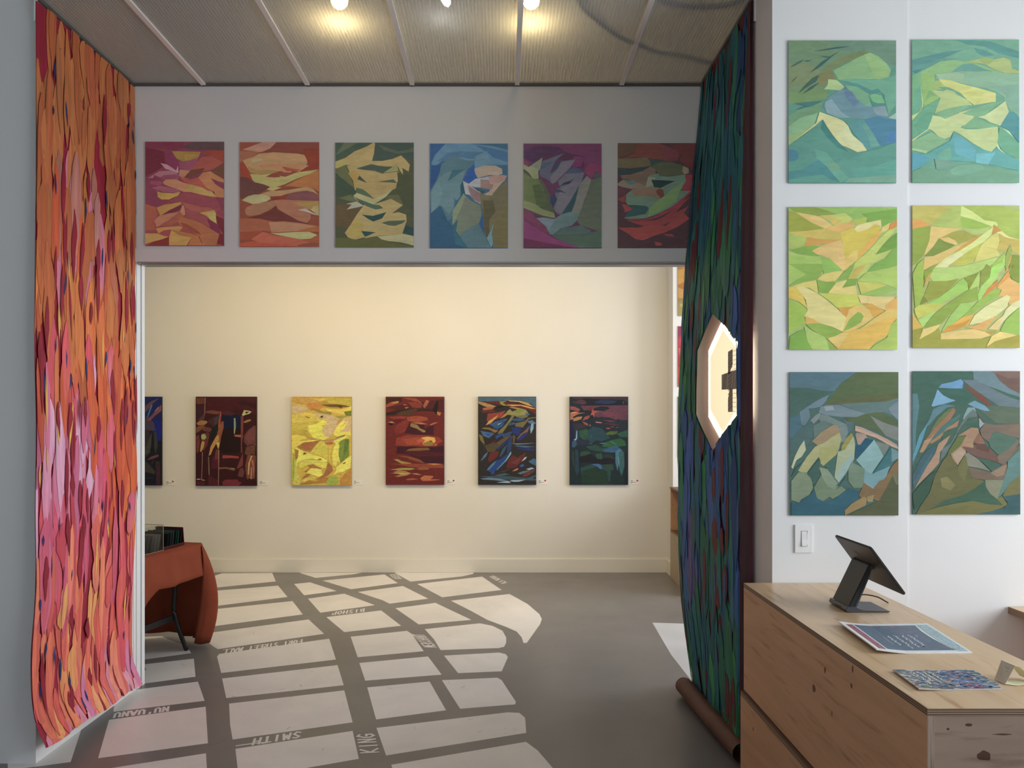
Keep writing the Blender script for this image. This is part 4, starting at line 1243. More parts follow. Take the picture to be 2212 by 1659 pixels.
for fn, txt in ((C2, BL2.splitlines()), (C3, BL3.splitlines()), (CP, BLP)):
    for ln in txt:
        P = [fn(*map(float, p.split(','))) for p in ln.split()]
        j = RND.uniform(.97, 1.02)
        c = tuple(q*j for q in PAINT) if fn is not CP else (.60, .61, .63)
        fl.poly([(max(p.x, -5), min(p.y, YW-.016)) for p in P], c, coat=1)
# street names in brush lettering: strokes on a unit cell
GL = {'A': ['0,0 .45,1 .55,1 1,0', '.2,.4 .85,.4'], 'B': ['.1,0 .1,1 .7,.9 .75,.6 .1,.5 .85,.4 .8,.1 .1,0'], 'C': ['.9,.85 .5,1 .1,.6 .1,.3 .45,0 .9,.15'],
      'E': ['.9,1 .1,.95 .1,0 .95,.05', '.1,.5 .7,.5'], 'F': ['.95,1 .1,.95 .1,0', '.1,.5 .75,.52'], 'G': ['.9,.85 .5,1 .1,.6 .1,.25 .5,0 .9,.15 .9,.45 .5,.45'],
      'H': ['.1,0 .15,1', '.85,0 .9,1', '.1,.5 .9,.5'], 'I': ['.5,0 .5,1'], 'K': ['.1,0 .15,1', '.9,1 .15,.45 .95,0'], 'L': ['.15,1 .1,0 1.1,.02'],
      'M': ['.05,0 .2,1 .5,.3 .8,1 .95,0'], 'N': ['.1,0 .15,1 .85,0 .9,1'], 'O': ['.5,1 .1,.6 .15,.15 .5,0 .9,.35 .85,.8 .5,1'],
      'P': ['.1,0 .15,1 .8,.9 .8,.55 .12,.45'], 'Q': ['.5,1 .1,.6 .15,.15 .5,0 .9,.35 .85,.8 .5,1', '.55,.3 1,-.1'], 'R': ['.1,0 .15,1 .8,.9 .8,.6 .15,.5 .9,0'],
      'S': ['.9,.85 .5,1 .1,.8 .85,.3 .5,0 .05,.12'], 'T': ['.5,0 .5,1', '0,.95 1,1'], 'U': ['.1,1 .12,.2 .45,0 .85,.2 .9,1'], "'": ['.5,1.1 .4,.8'], ' ': [],
      '$': ['.85,.8 .5,.92 .15,.72 .85,.3 .5,.08 .1,.2', '.5,-.1 .5,1.1'], '1': ['.5,0 .5,1'], '0': ['.5,1 .1,.6 .15,.15 .5,0 .9,.35 .85,.8 .5,1']}
def lettering(fl, text, o, e, up, wd, col, gap=.22):
    o, e, up = Vector(o[:2]), Vector(e[:2]), Vector(up[:2])
    n = len(text); d = (e-o)/n
    coat = fl.n+1
    for i, ch in enumerate(text):
        for st in GL[ch]:
            P = []
            for p in st.split():
                x, y = map(float, p.split(',')); P.append(o+d*(i+gap/2+x*(1-gap))+up*y)
            for A_, B_ in zip(P, P[1:]):
                e_ = (B_-A_).normalized()*wd*.4; fl.line([A_-e_, B_+e_], wd, col, coat); coat += .03
fl.n = 1
def floor_word(text, o, e, u, wd):
    a = onz(*o); b = onz(*e); c = onz(o[0]+u[0], o[1]+u[1]); b2 = onz(e[0]+u[0], e[1]+u[1])
    up = ((c-a)+(b2-b))/2
    lettering(fl, text, (a.x, a.y), (b.x, b.y), (up.x, up.y), wd, PAINT)
floor_word("NU'UANU", (367, 1526), (246, 1540.5), (-2, 10), .0125)
floor_word('SMITH', (652, 1580), (546, 1596.5), (-3, 13), .0125)
a, b = onz(582, 1603), onz(509, 1611.5); fl.line([(a.x, a.y), ((a.x+b.x)/2, (a.y+b.y)/2+.006), (b.x, b.y)], .011, PAINT)
floor_word('KING', (818, 1627), (806, 1584), (-36, 2), .0125)
floor_word('FORT STREET MALL', (654, 1381), (482, 1404), (-2, 8), .011)
floor_word('BISHOP', (789, 1314.5), (717, 1322), (-2, 7), .011)
floor_word('MERCHANT', (943, 1399), (914, 1370), (-24, 0), .011)
floor_word('QUEEN', (868, 1251), (856, 1240.5), (-15, 0), .011)
floor_word('ALA MOANA', (1096, 1259), (1066, 1243), (-10, 3), .009)
# scuffs
for i in range(70):
    px, py = RND.uniform(330, 1200), RND.uniform(1260, 1655); p = onz(px, py); s = RND.uniform(.004, .010)
    a0 = RND.uniform(0, 3); d = Vector((math.cos(a0), math.sin(a0)))*s*RND.uniform(1, 6)
    fl.line([(p.x, p.y), (p.x+d.x, p.y+d.y)], s*.35, (.28, .26, .25))
bm = bmesh.new(); paintbox(bm, (-5.3, -2.75, -.1), (5.2, YW+.1, 0), CONC)
fl.build(bm, lambda x, y, c: Vector((x, y, .0002+.0002*min(c, 12))))
M_floor = painted('sealed_concrete', .34, (1.3, 1.3, 1.3), .13, .5, .03); nt, N, B, L = nodes(M_floor)
n2 = N('ShaderNodeTexNoise'); n2.inputs['Scale'].default_value = 2.2; n2.inputs['Detail'].default_value = 5
tc = N('ShaderNodeTexCoord'); L(tc.outputs['Object'], n2.inputs['Vector'])
mr = N('ShaderNodeMapRange'); mr.inputs['To Min'].default_value = .22; mr.inputs['To Max'].default_value = .5; L(n2.outputs[0], mr.inputs[0]); L(mr.outputs[0], B.inputs['Roughness'])
tag(link('floor', bm, M_floor), kind='structure')
# ================================================================== ART ON THE WALLS
def sheet(name, key, px, Y, ref, label, cat, group, mat_, thick=.0006, k=.8, g=1.0, canvas=False, full=None, gap=.004, crop=None):
    """px = x0,y0,x1,y1 in the picture; a flat work hung on the wall plane Y"""
    x0, y0, x1, y1 = px
    A = at(x0, y0, Y); Bp = at(x1, y1, Y)
    fl, W, H, bgc = art_shapes(key, ref, k, g)
    bm = bmesh.new()
    front = Y-gap-thick
    if canvas:
        paintbox(bm, (A.x, front, Bp.z), (Bp.x, Y-gap, A.z), tuple(c*.45 for c in bgc))
        fl.polys.insert(0, ([(0, 0), (W, 0), (W, H), (0, H)], [bgc]*4, 0))
        ff = lambda x, z: front-.0003
    else:
        # a slightly cockled sheet: edges lift off the wall
        ph = RND.random()*6
        ff = lambda x, z: front-.0009*(1+math.sin(z*5+ph))*abs((x-(A.x+Bp.x)/2)/((Bp.x-A.x)/2))**3
        lay = bm.loops.layers.float_color.new('Col')
        n, m = 10, 12; V = [[bm.verts.new((A.x+(Bp.x-A.x)*i/n, ff(A.x+(Bp.x-A.x)*i/n, A.z+(Bp.z-A.z)*j/m), A.z+(Bp.z-A.z)*j/m)) for j in range(m+1)] for i in range(n+1)]
        Vb = [[bm.verts.new(v.co+Vector((0, thick, 0))) for v in r] for r in V]
        fs = []
        for i in range(n):
            for j in range(m):
                fs.append(bm.faces.new((V[i][j], V[i+1][j], V[i+1][j+1], V[i][j+1]))); fs.append(bm.faces.new((Vb[i][j], Vb[i][j+1], Vb[i+1][j+1], Vb[i+1][j])))
        for i in range(n):
            fs.append(bm.faces.new((V[i][0], Vb[i][0], Vb[i+1][0], V[i+1][0]))); fs.append(bm.faces.new((V[i][m], V[i+1][m], Vb[i+1][m], Vb[i][m])))
        for j in range(m):
            fs.append(bm.faces.new((V[0][j], V[0][j+1], Vb[0][j+1], Vb[0][j]))); fs.append(bm.faces.new((V[n][j], Vb[n][j], Vb[n][j+1], V[n][j+1])))
        for f in fs:
            for l in f.loops: l[lay] = (*bgc, 1)
        fmin = front-.0019
        ff = lambda x, z: fmin
    def fm(x, y, c):
        X = A.x+(Bp.x-A.x)*x/W; Z = A.z+(Bp.z-A.z)*y/H
        return Vector((X, ff(X, Z)-.00004*c, Z))
    if not canvas:
        # flat face of the sheet carrying the paint
        fl.polys.insert(0, ([(0, 0), (W, 0), (W, H), (0, H)], [bgc]*4, 0))
    fl.build(bm, fm)
    o = link(name, bm, mat_)
    ctr = Vector(((A.x+Bp.x)/2, Y, Bp.z)); o.data.transform(Matrix.Translation(-ctr)); o.location = ctr
    return tag(o, label, cat, group)
GH = 'small abstract sheets pinned over the opening'
for key, px, ref, lab in (
    ('h1', (315, 307, 485, 532), (172, 158, 148), 'unframed magenta and ochre abstract sheet, leftmost in the row over the opening'),
    ('h2', (519, 308, 690, 534), (168, 155, 144), 'orange and tan abstract sheet with a pale lozenge, second in the row over the opening'),
    ('h3', (725, 309, 894, 535), (160, 148, 135), 'dark olive abstract sheet with jagged ochre shapes, pinned over the opening'),
    ('h4', (929, 311, 1097, 537), (152, 142, 130), 'blue-grey abstract sheet with a peach fold, pinned over the opening'),
    ('h5', (1131, 311, 1299, 537), (140, 129, 116), 'magenta abstract sheet with grey blades and a green field, pinned over the opening'),
    ('h6', (1334, 310, 1503, 536), (122, 111, 101), 'dark red and moss abstract sheet beside the green banner, over the opening')):
    sheet('abstract_sheet', key, px, YH, ref, lab, 'painting', GH, M_paper, g={'h1': 1.5, 'h2': 1.42, 'h3': 1.22}.get(key, 1.14))
GR = 'abstract sheets pinned on the white wall beside the counter'
for key, px, ref, lab in (
    ('r1', (1702, 89, 1934, 397), (203, 206, 214), 'teal mountain-like abstract sheet with a cream slash, top left on the white wall'),
    ('r2', (1968, 87, 2199, 396), (208, 214, 224), 'turquoise abstract sheet with lime shards, top right on the white wall'),
    ('r3', (1702, 448, 1936, 756), (206, 208, 213), 'lime and peach abstract sheet with an orange burst, middle left on the white wall'),
    ('r4', (1969, 445, 2200, 752), (210, 217, 228), 'pale green abstract sheet with leaf-like diagonal shapes, middle right on the white wall'),
    ('r5', (1704, 804, 1939, 1113), (210, 211, 214), 'dusky teal abstract sheet with pale finger shapes, above the light switch'),
    ('r6', (1969, 802, 2201, 1111), (213, 219, 230), 'dusky green and mauve abstract sheet with a blue peak, bottom right on the white wall')):
    sheet('abstract_sheet', key, px, 3.194 if px[0] < 1950 else 3.2, ref, lab, 'painting', GR, M_paper, g=.88)
GC = 'dark-edged canvases hung in a row on the far wall'
REFC = (205, 192, 168)
for key, px, ref, lab in (
    ('c0', (255, 857, 351.5, 1048), (190, 174, 142), 'near-black and blue canvas half hidden behind the red banner partition'),
    ('c1', (425, 857, 556, 1049), (198, 183, 152), 'maroon canvas with stick-like figures and ochre strokes on the far wall'),
    ('c2', (631, 857, 760, 1048), (208, 200, 184), 'bright yellow canvas on the far wall'),
    ('c3', (834, 857, 960, 1047), (218, 207, 182), 'deep red canvas with a small yellow flash on the far wall'),
    ('c4', (1033, 857, 1158, 1047), (222, 210, 196), 'dark canvas of blue and orange feathery strokes on the far wall'),
    ('c5', (1230, 857, 1356, 1047), (218, 211, 198), 'dark green canvas with coral band on the far wall, nearest the green banner')):
    if key == 'c0':
        # full canvas: the drawn part is its right end
        W, H, b, t = ART['c0']; ART['c0'] = (57, 151, b, t)
        full = (224, 857, 351.5, 1048)
        out = []
        for ln in t.strip().splitlines():
            q = ln.split(); out.append(q[0]+' '+' '.join('%g,%g' % (float(p.split(',')[0])*1.264/1.0+63, float(p.split(',')[1])*1.0985) for p in q[1:]))
        ART['c0'] = (101, 165.9, b, '\n'.join(out)); px = full
    sheet('canvas_painting', key, px, YW, ref, lab, 'painting', GC, M_canvas, thick=.022, canvas=True, gap=.004, g=1.05)
GB = 'sheets on the white wall behind the shelf unit in the back room'
for key, y0, lab in (('b1', 552, 'ochre abstract sheet glimpsed behind the green banner, highest of three'),
                     ('b2', 705, 'crimson abstract sheet glimpsed behind the green banner, below the ochre one'),
                     ('b3', 857, 'grey-green abstract sheet glimpsed behind the green banner, lowest of three')):
    sheet('abstract_sheet', key, (1464, y0, 1562, y0+131), 7.43, (215, 215, 220), lab, 'painting', GB, M_paper, g=.95)
# wall labels
NM = {0: 'near-black and blue', 1: 'maroon', 2: 'bright yellow', 3: 'deep red', 4: 'blue and orange feathery', 5: 'dark green'}
for i, (x0, y0, x1, y1, dot) in enumerate(((356, 1037, 378, 1048.5, 1), (558, 1037, 581, 1048.5, 0), (761, 1036, 784, 1047.5, 0), (963, 1035, 984, 1046.5, 1), (1160, 1035, 1182, 1046.5, 1), (1359, 1035, 1381, 1046.5, 1))):
    A = at(x0, y0, YW); Bp = at(x1, y1, YW); fl = Flat(); W = Bp.x-A.x; H = A.z-Bp.z
    for r, (yy, ww) in enumerate(((.26, .22), (.42, .18), (.58, .5), (.74, .14))):
        fl.line([(W*.16, H*yy), (W*(.16+ww), H*yy)], H*.07, (.12, .11, .10), coat=1)
    bm = bmesh.new(); paintbox(bm, (A.x, YW-.003, Bp.z), (Bp.x, YW-.0005, A.z), (.84, .82, .76))
    fl.build(bm, lambda x, y, c: Vector((A.x+x, YW-.0032-.0001*c, A.z-y)))
    o = link('wall_label', bm, M_plain); ctr = Vector(((A.x+Bp.x)/2, YW, Bp.z)); o.data.transform(Matrix.Translation(-ctr)); o.location = ctr
    tag(o, 'small white label beside the %s canvas' % NM[i], 'label', 'captions beside the canvases')
    if dot:
        bm = bmesh.new(); c = Vector((A.x+W*.80, YW-.0031, A.z-H*.28))
        bmesh.ops.create_cone(bm, cap_ends=True, segments=20, radius1=.0095, radius2=.0095, depth=.001, matrix=Matrix.Translation(c) @ Matrix.Rotation(PI/2, 4, 'X'))
        d = link('red_dot', bm, mat('red_sticker', (.45, .035, .03), .5) if 'red_sticker' not in bpy.data.materials else bpy.data.materials['red_sticker'])
        d.data.transform(Matrix.Translation(-c)); d.location = c
        d.parent = o; d.location = c-ctr; tag(d, 'round red sticker')
# ================================================================== THE TWO LONG BANNERS
def tab(T, v):
    for (a, x), (b, y) in zip(T, T[1:]):
        if v <= b or (b, y) == T[-1]:
            t = min(max((v-a)/(b-a), 0), 1); return x+(y-x)*t
def strokes(fl, rnd, u1, z0, z1, n, colf, wr, lr, lean=.10, u0=0.0, umin=0.0):
    for i in range(n):
        z = rnd.uniform(z0-.05, z1+.12); u = rnd.uniform(u0-.02, u1+.02)
        L_ = rnd.uniform(*lr); wd = rnd.uniform(*wr); ln = rnd.gauss(0, lean)*L_; cv = rnd.uniform(-.2, .2)*wd
        c0, c1 = colf(u/u1, z, rnd); K = 7
        k0, k1 = (rnd.uniform(.12, .35), rnd.uniform(.15, .5)) if wr[1] > .05 else (rnd.uniform(.35, .5), rnd.uniform(.4, .55))
        a, b = [], []
        for s in range(K+1):
            t = s/K; prof = min(1, (t/k0+.12)**.8, ((1-t)/k1+.05)**.9)*(.75 if wr[1] < .05 and s in (0, K) else 1)
            prof *= 1+rnd.uniform(-.14, .14)
            c = u+ln*t+cv*math.sin(t*PI*1.6); zz = z-L_*t+0
            hw = wd/2*prof
            a.append((c-hw, zz)); b.append((c+hw, zz+rnd.uniform(-.004, .004)))
        m = [((p[0]+q[0])/2+rnd.uniform(-.1, .1)*wd, (p[1]+q[1])/2) for p, q in zip(a, b)]
        fl.n += 1; coat = fl.n
        sh0, sh1, sh2 = rnd.uniform(.88, 1.05), rnd.uniform(.94, 1.12), rnd.uniform(.88, 1.05)
        for s in range(K):
            ca = [tuple(c0[j]*(1-t)+c1[j]*t for j in range(3)) for t in (s/K, (s+1)/K)]
            f = lambda c, h: tuple(min(.95, x*h) for x in c)
            for P, Q, hp, hq in ((a, m, sh0, sh1), (m, b, sh1, sh2)):
                pts = [P[s], P[s+1], Q[s+1], Q[s]]
                pts = [(min(max(p[0], umin), u1), min(max(p[1], z0), z1)) for p in pts]
                if max(p[0] for p in pts)-min(p[0] for p in pts) < 1e-4 or max(p[1] for p in pts)-min(p[1] for p in pts) < 1e-4: continue
                fl.poly(pts, None, [f(ca[0], hp), f(ca[1], hp), f(ca[1], hq), f(ca[0], hq)], coat=coat)
def banner(name, fl, u1, z0, z1, ground, X, side, pos, hexa=None, du=.032, dz=.035):
    """fl in (u,z); pos(u,z) -> point on the hanging paper; side +1/-1 = direction the paint faces along X"""
    bm = bmesh.new(); lay = bm.loops.layers.float_color.new('Col')
    nu, nz_ = int(math.ceil(u1/du)), int(math.ceil((z1-z0)/dz)); us = [u1*i/nu for i in range(nu+1)]; zs = [z0+(z1-z0)*j/nz_ for j in range(nz_+1)]
    base = Flat(); base.poly([(0, z0), (u1, z0), (u1, z1), (0, z1)], ground, coat=0); base.build(bm, lambda x, y, c: Vector((x, y, 0)))
    fl.build(bm, lambda x, y, c: Vector((x, y, c)))
    def cut(co, no): 
        bmesh.ops.bisect_plane(bm, geom=bm.verts[:]+bm.edges[:]+bm.faces[:], plane_co=co, plane_no=no, dist=1e-6)
    for u in us[1:-1]: cut((u, 0, 0), (1, 0, 0))
    for z in zs[1:-1]: cut((0, z, 0), (0, 1, 0))
    if hexa:
        H = [Vector(h) for h in hexa]; n = len(H)
        for i in range(n):
            d = H[(i+1) % n]-H[i]; cut((H[i].x, H[i].y, 0), (-d.y, d.x, 0))
        dead = []
        for f in bm.faces:
            c = f.calc_center_median(); ins = True
            for i in range(n):
                d = H[(i+1) % n]-H[i]; e = Vector((c.x, c.y))-H[i]
                if d.x*e.y-d.y*e.x < 0: ins = False; break
            if ins: dead.append(f)
        bmesh.ops.delete(bm, geom=dead, context='FACES')
    G = [[pos(u, z) for z in zs] for u in us]
    def surf(u, z):
        i = min(int(u/u1*nu+1e-7), nu-1); j = min(int((z-z0)/(z1-z0)*nz_+1e-7), nz_-1)
        s = (u-us[i])/(us[i+1]-us[i]); t = (z-zs[j])/(zs[j+1]-zs[j])
        return G[i][j]*(1-s)*(1-t)+G[i+1][j]*s*(1-t)+G[i][j+1]*(1-s)*t+G[i+1][j+1]*s*t
    for v in bm.verts:
        p = surf(v.co.x, v.co.y); v.co = p+Vector((side*.000016*v.co.z, 0, 0))
    # brown back of the paper
    n0 = len(bm.faces)
    B = [[bm.verts.new(G[i][j]-Vector((side*.001, 0, 0))) for j in range(nz_+1)] for i in range(nu+1)]
    Hh = [Vector(h) for h in hexa] if hexa else None
    return bm, lay, B, us, zs
def inside_hex(u, z, H):
    n = len(H)
    for i in range(n):
        d = (H[(i+1) % n][0]-H[i][0], H[(i+1) % n][1]-H[i][1]); e = (u-H[i][0], z-H[i][1])
        if d[0]*e[1]-d[1]*e[0] < 0: return False
    return True
def kraft_back(bm, B, us, zs, lay, col, hexa=None):
    for i in range(len(us)-1):
        for j in range(len(zs)-1):
            if hexa and any(inside_hex(u, z, hexa) for u in (us[i], us[i+1]) for z in (zs[j], zs[j+1])): continue
            f = bm.faces.new((B[i][j], B[i+1][j], B[i+1][j+1], B[i][j+1])); f.material_index = 1
            for l in f.loops: l[lay] = (*col, 1)
M_kraft = noisy('brown_paper_back', (.13, .058, .040), (.16, .075, .052), 20, rough=.6)
def pick(pal, u, z, r):
    f = mnoise.noise(Vector((u*3.2, z*1.1, len(pal)*.37)))*.9+.5+r.gauss(0, .14); n = len(pal)
    a = pal[min(max(int(f*n), 0), n-1)]; b = r.choice(pal); return a, tuple(a[i]*.6+b[i]*.4 for i in range(3))
# ---- left banner: red, orange, pink
rl = random.Random(21); LREF = (205, 198, 192)
def P3(h):
    a = albedo(h, LREF, .8, 1.0); l = sum(a)/3; return tuple(max(.004, l+(x-l)*1.06) for x in a)
ORB = [P3(x) for x in ('bc6830', 'b0582c', 'c06c36', 'a86034', 'b85a30')]
ORR = [P3(x) for x in ('cc5828', 'c44c26', 'd4682c', 'b8482c', 'd07030')]
PNK = [P3(x) for x in ('cc6c84', 'c4607c', 'd08aa0', 'b85a74', 'd49cb0', 'cc5058')]
CRM = [P3(x) for x in ('c84458', 'b83848', 'd04a54', 'd05a48', 'c05068')]
SAL = [P3(x) for x in ('e07850', 'dc6848', 'e08c48', 'd86058', 'e8944c', 'cc5044')]
LIL = [P3(x) for x in ('d8a0bc', 'cc88ac', 'dca8c8', 'd47c88', 'd88c98', 'c87090')]
MAU = [P3(x) for x in ('b46c5c', 'a86452', 'b8746a')]
def leftcol(u, z, r):
    v = (3.53-z)/3.47; u = u+r.gauss(0, .13); v = v+r.gauss(0, .03)
    if v < .16: pal = ORB+(MAU[:2] if .3 < u < .7 and v > .08 else [])
    elif v < .30: pal = (MAU*2+PNK[:1]+ORB[:2]) if .25 < u < .62 else ORB+ORR[:2]
    elif v < .40: pal = ORR+ORB[:2]
    elif v < .47: pal = ORR+(CRM if u < .5 else [])
    elif v < .62: pal = (PNK+CRM[:1]) if u < .66 else ORR
    elif v < .68: pal = (CRM+PNK[:2]) if u < .7 else ORR
    elif v < .76: pal = CRM+[SAL[0], SAL[1], SAL[5]]
    elif v < .84: pal = ([SAL[2], SAL[0], SAL[4], SAL[1]] if .3 < u < .5 else CRM[1:4]+[SAL[1], SAL[3], SAL[5]])
    elif v < .91: pal = [SAL[0], SAL[1], SAL[5], SAL[3]]+CRM[2:4]
    elif v < .955: pal = (LIL+SAL[:1]) if u > .5 else SAL+LIL[3:]
    else: pal = LIL if u > .45 else SAL[:2]+LIL[3:]
    return pick(pal, u, z, r)
U1 = .90
fl = Flat(); strokes(fl, rl, U1, .03, 3.53, 520, leftcol, (.03, .082), (.22, .60), .045)
NAVY = P3('28305c'); GOLD = P3('d89c3c')
for i in range(50):       # dark blue slits left between the strokes
    strokes(fl, rl, U1, .1, 3.45, 1, lambda u, z, r: (NAVY, NAVY), (.008, .018), (.05, .13), .06)
for i in range(13):
    strokes(fl, rl, U1, .1, 2.4, 1, lambda u, z, r: (GOLD, GOLD), (.010, .022), (.08, .28), .08)
RED = P3('8c1c2c')
for i in range(80): strokes(fl, rl, U1, .03, 2.9 if i % 4 else 3.4, 1, lambda u, z, r: (RED, RED), (.015, .045), (.10, .34), .035)
YN = [(.03, 3.365), (.3, 3.365), (.7, 3.385), (1.2, 3.395), (3.53, 3.414)]; YFa = [(.03, 4.30), (.2, 4.265), (.6, 4.275), (1.2, 4.325), (2.2, 4.33), (3.53, 4.325)]
def lpos(u, z):
    t = u/U1; Y = tab(YN, z)*(1-t)+tab(YFa, z)*t
    off = .014+.010*math.exp(-((z-1.0)/.5)**2)+(.070-.025*t)*math.exp(-((z-.03)/.11)**1.5)+.008*math.exp(-z/.3)*math.sin(u*15)+.0025*math.sin(u*14+z*5)+.012*(1-t)*math.sin(z*9)*math.exp(-z/.9)
    zz = z+.02*(1-t)*0
    return Vector((XL+off, Y, zz+.062*(1-t)*math.exp(-z/.12)+.023*math.exp(-z/.5)))
bm, lay, B, us, zs = banner('painted_banner', fl, U1, .03, 3.53-.005, P3('941f30'), XL, 1, lpos)
kraft_back(bm, B, us, zs, lay, (.2, .1, .07))
o = link('painted_banner', bm, [M_banner, M_kraft]); ctr = Vector((XL+.02, 3.86, .05)); o.data.transform(Matrix.Translation(-ctr)); o.location = ctr
tag(o, 'tall red, orange and pink brush-stroke banner hanging on the left side of the opening', 'banner', 'long painted paper banners flanking the opening')
# ---- right banner: green, teal, blue
rg = random.Random(5); GREF = (128, 118, 110)
def Pg(h, g=.66): return albedo(h, GREF, .8, g)
GRN = [Pg(x) for x in ('1c5234', '1a4a30', '24602e', '205838', '184438')]
TEA = [Pg(x) for x in ('16424a', '1a4c4c', '123c40', '1c5050')]
BLU = [Pg(x) for x in ('1c3460', '203c6c', '2a4474', '183050')]
PUR = [Pg(x) for x in ('3c2c58', '4a3a5c')]
def rightcol(u, z, r):
    v = (3.53-z)/3.4; q = r.random()
    if v < .2: pal = TEA*2+GRN[:2]+BLU[3:]
    elif v < .38: pal = GRN*2+TEA+BLU[:1]+PUR[:1]
    elif v < .5: pal = (GRN*3+TEA) if u > .5 else GRN+TEA+BLU
    elif v < .66: pal = TEA+GRN+BLU*2 if u > .3 else BLU+TEA
    elif v < .8: pal = TEA+GRN+BLU+PUR
    else: pal = GRN*2+TEA*2+BLU[:1]
    return pick(pal, u, z, r)
UG = .90
fl = Flat(); strokes(fl, rg, UG, .06, 3.53, 620, rightcol, (.03, .09), (.2, .6), .05, 0, .05)
MAR = Pg('4a1c1e')
for i in range(36): strokes(fl, rg, UG, .1, 3.4, 1, lambda u, z, r: (MAR, MAR), (.025, .07), (.1, .38), .05, 0, .05)
for i in range(60): strokes(fl, rg, UG, .1, 3.4, 1, lambda u, z, r: (r.choice(BLU+PUR), r.choice(TEA)), (.012, .03), (.1, .4), .05, 0, .05)
OFF_F = [(.06, .065), (.27, .095), (.54, .127), (.80, .143), (1.02, .149), (1.34, .151), (1.74, .145), (2.14, .127), (2.52, .10), (2.95, .065), (3.52, .016)]
OFF_N = [(.06, .06), (1.34, .054), (2.5, .05), (3.0, .035), (3.52, .012)]
def gpos(u, z):
    if u < .05:   # unpainted margin curling back to the wall
        t = u/.05; on = tab(OFF_N, z); return Vector((XR-(on*t+.012*(1-t)), 3.425+.03*t*t, z))
    t = (u-.05)/.85; off = tab(OFF_N, z)*(1-t)+tab(OFF_F, z)*t+.004*math.sin(u*16+z*3)*t*(1-t)*3
    return Vector((XR-off, 3.455+.825*t, z))
def hx(Y, z): return (.05+(Y-3.455)/.825*.85, z)
HEX = [hx(3.81, 2.142), hx(3.492, 1.958), hx(3.492, 1.612), hx(3.80, 1.432), hx(4.015, 1.622), hx(4.025, 1.966)][::-1]
ar = sum(HEX[i][0]*HEX[(i+1) % 6][1]-HEX[(i+1) % 6][0]*HEX[i][1] for i in range(6))
if ar < 0: HEX = HEX[::-1]
fl.poly([(0, .06), (.05, .06), (.05, 3.53), (0, 3.53)], Pg('3a2220'))
bm, lay, B, us, zs = banner('painted_banner', fl, UG, .06, 3.53, MAR, XR, -1, gpos, HEX)
kraft_back(bm, B, us, zs, lay, (.2, .1, .07), HEX)
# the surplus rolled up on the floor, brown side out
def lp(t): return Vector((1.045+.06*t, 4.27-.86*t, .055))
N_ = 12; K = 30; prev = None
for i in range(N_+1):
    t = i/N_; c = lp(t); row = []
    for k in range(K+1):
        a = -PI*.15+k/K*2*PI*1.35; r = .052-.012*k/K+.002*math.sin(t*8+a)
        row.append(bm.verts.new(c+Vector((r*math.cos(a), 0, r*math.sin(a)))))
    top = gpos(.05+.85*(1-t), .06); row.insert(0, bm.verts.new(Vector((top.x, top.y, .06))))
    if prev:
        for k in range(K+1):
            f = bm.faces.new((prev[k], prev[k+1], row[k+1], row[k])); f.material_index = 1; f.smooth = True
            for l in f.loops: l[lay] = (.2, .1, .07, 1)
    prev = row
o = link('painted_banner', bm, [M_banner, M_kraft]); ctr = Vector((XR-.05, 3.86, .0)); o.data.transform(Matrix.Translation(-ctr)); o.location = ctr
tag(o, 'tall dark green and blue brush-stroke banner with hexagonal cut-out, rolled at its foot', 'banner', 'long painted paper banners flanking the opening')
for x, y, s, lab in ((XL+.004, 3.424, 1, 'small white clip at the top of the red banner'), (XR-.004, 3.424, -1, 'small white clip at the top of the green banner')):
    bm = bmesh.new(); box(bm, (x-.004, y-.010, 3.435), (x+.004, y+.0055-.0, CH-.0145), .001); box(bm, (x-.004, y-.010, 3.43), (x+.004, y-.006, 3.437))
    o = link('banner_clip', bm, M_trim); c = Vector((x, y, 3.45)); o.data.transform(Matrix.Translation(-c)); o.location = c
    tag(o, lab, 'clip', 'clips at the tops of the banners')
# ================================================================== ILLUMINATED SIGN IN THE BANNER'S HOLE
t = thing('illuminated_sign', (XR, 3.78, 1.42), 'glowing hexagonal wall sign with a striped cross, seen through the hole in the green banner', 'sign')
HX = [(4.072, 1.608), (4.072, 1.969), (3.78, 2.122), (3.49, 1.969), (3.49, 1.608), (3.78, 1.455)]
def inset(d):
    c = (3.78, 1.7885); return [(c[0]+(y-c[0])*(1-d/.30), c[1]+(z-c[1])*(1-d/.30)) for y, z in HX]
PLT = [(4.40, 1.50), (4.40, 2.08), (3.80, 2.36), (3.50, 2.20), (3.50, 1.38), (3.80, 1.22)]
bm = bmesh.new(); prism(bm, [Vector((XR-.001, y, z)) for y, z in PLT], (-.029, 0, 0))
link('backing_plate', bm, mat('pale_grey_board', (.85, .83, .80), .6), t)
bm = bmesh.new(); A_, B_ = inset(0), inset(.030)
for k in range(6):
    q = [A_[k], A_[(k+1) % 6], B_[(k+1) % 6], B_[k]]
    prism(bm, [Vector((XR-.031, y, z)) for y, z in q], (-.005, 0, 0))
tag(link('light_strip', bm, mat('white_led_strip', (1, .96, .85), .5, emit=(1.0, .91, .70), es=11), t), 'white-hot strip around the rim')
bm = bmesh.new(); prism(bm, [Vector((XR-.031, y, z)) for y, z in inset(.040)], (-.013, 0, 0))
M_panel = mat('backlit_acrylic', (.85, .80, .68), .4, emit=(1.0, .81, .50), es=.72)
FP = link('face_panel', bm, M_panel, t)
bm = bmesh.new(); A_, B_ = inset(.0405), inset(.066)
for k in range(6):
    q = [A_[k], A_[(k+1) % 6], B_[(k+1) % 6], B_[k]]
    prism(bm, [Vector((XR-.0442, y, z)) for y, z in q], (-.0002, 0, 0))
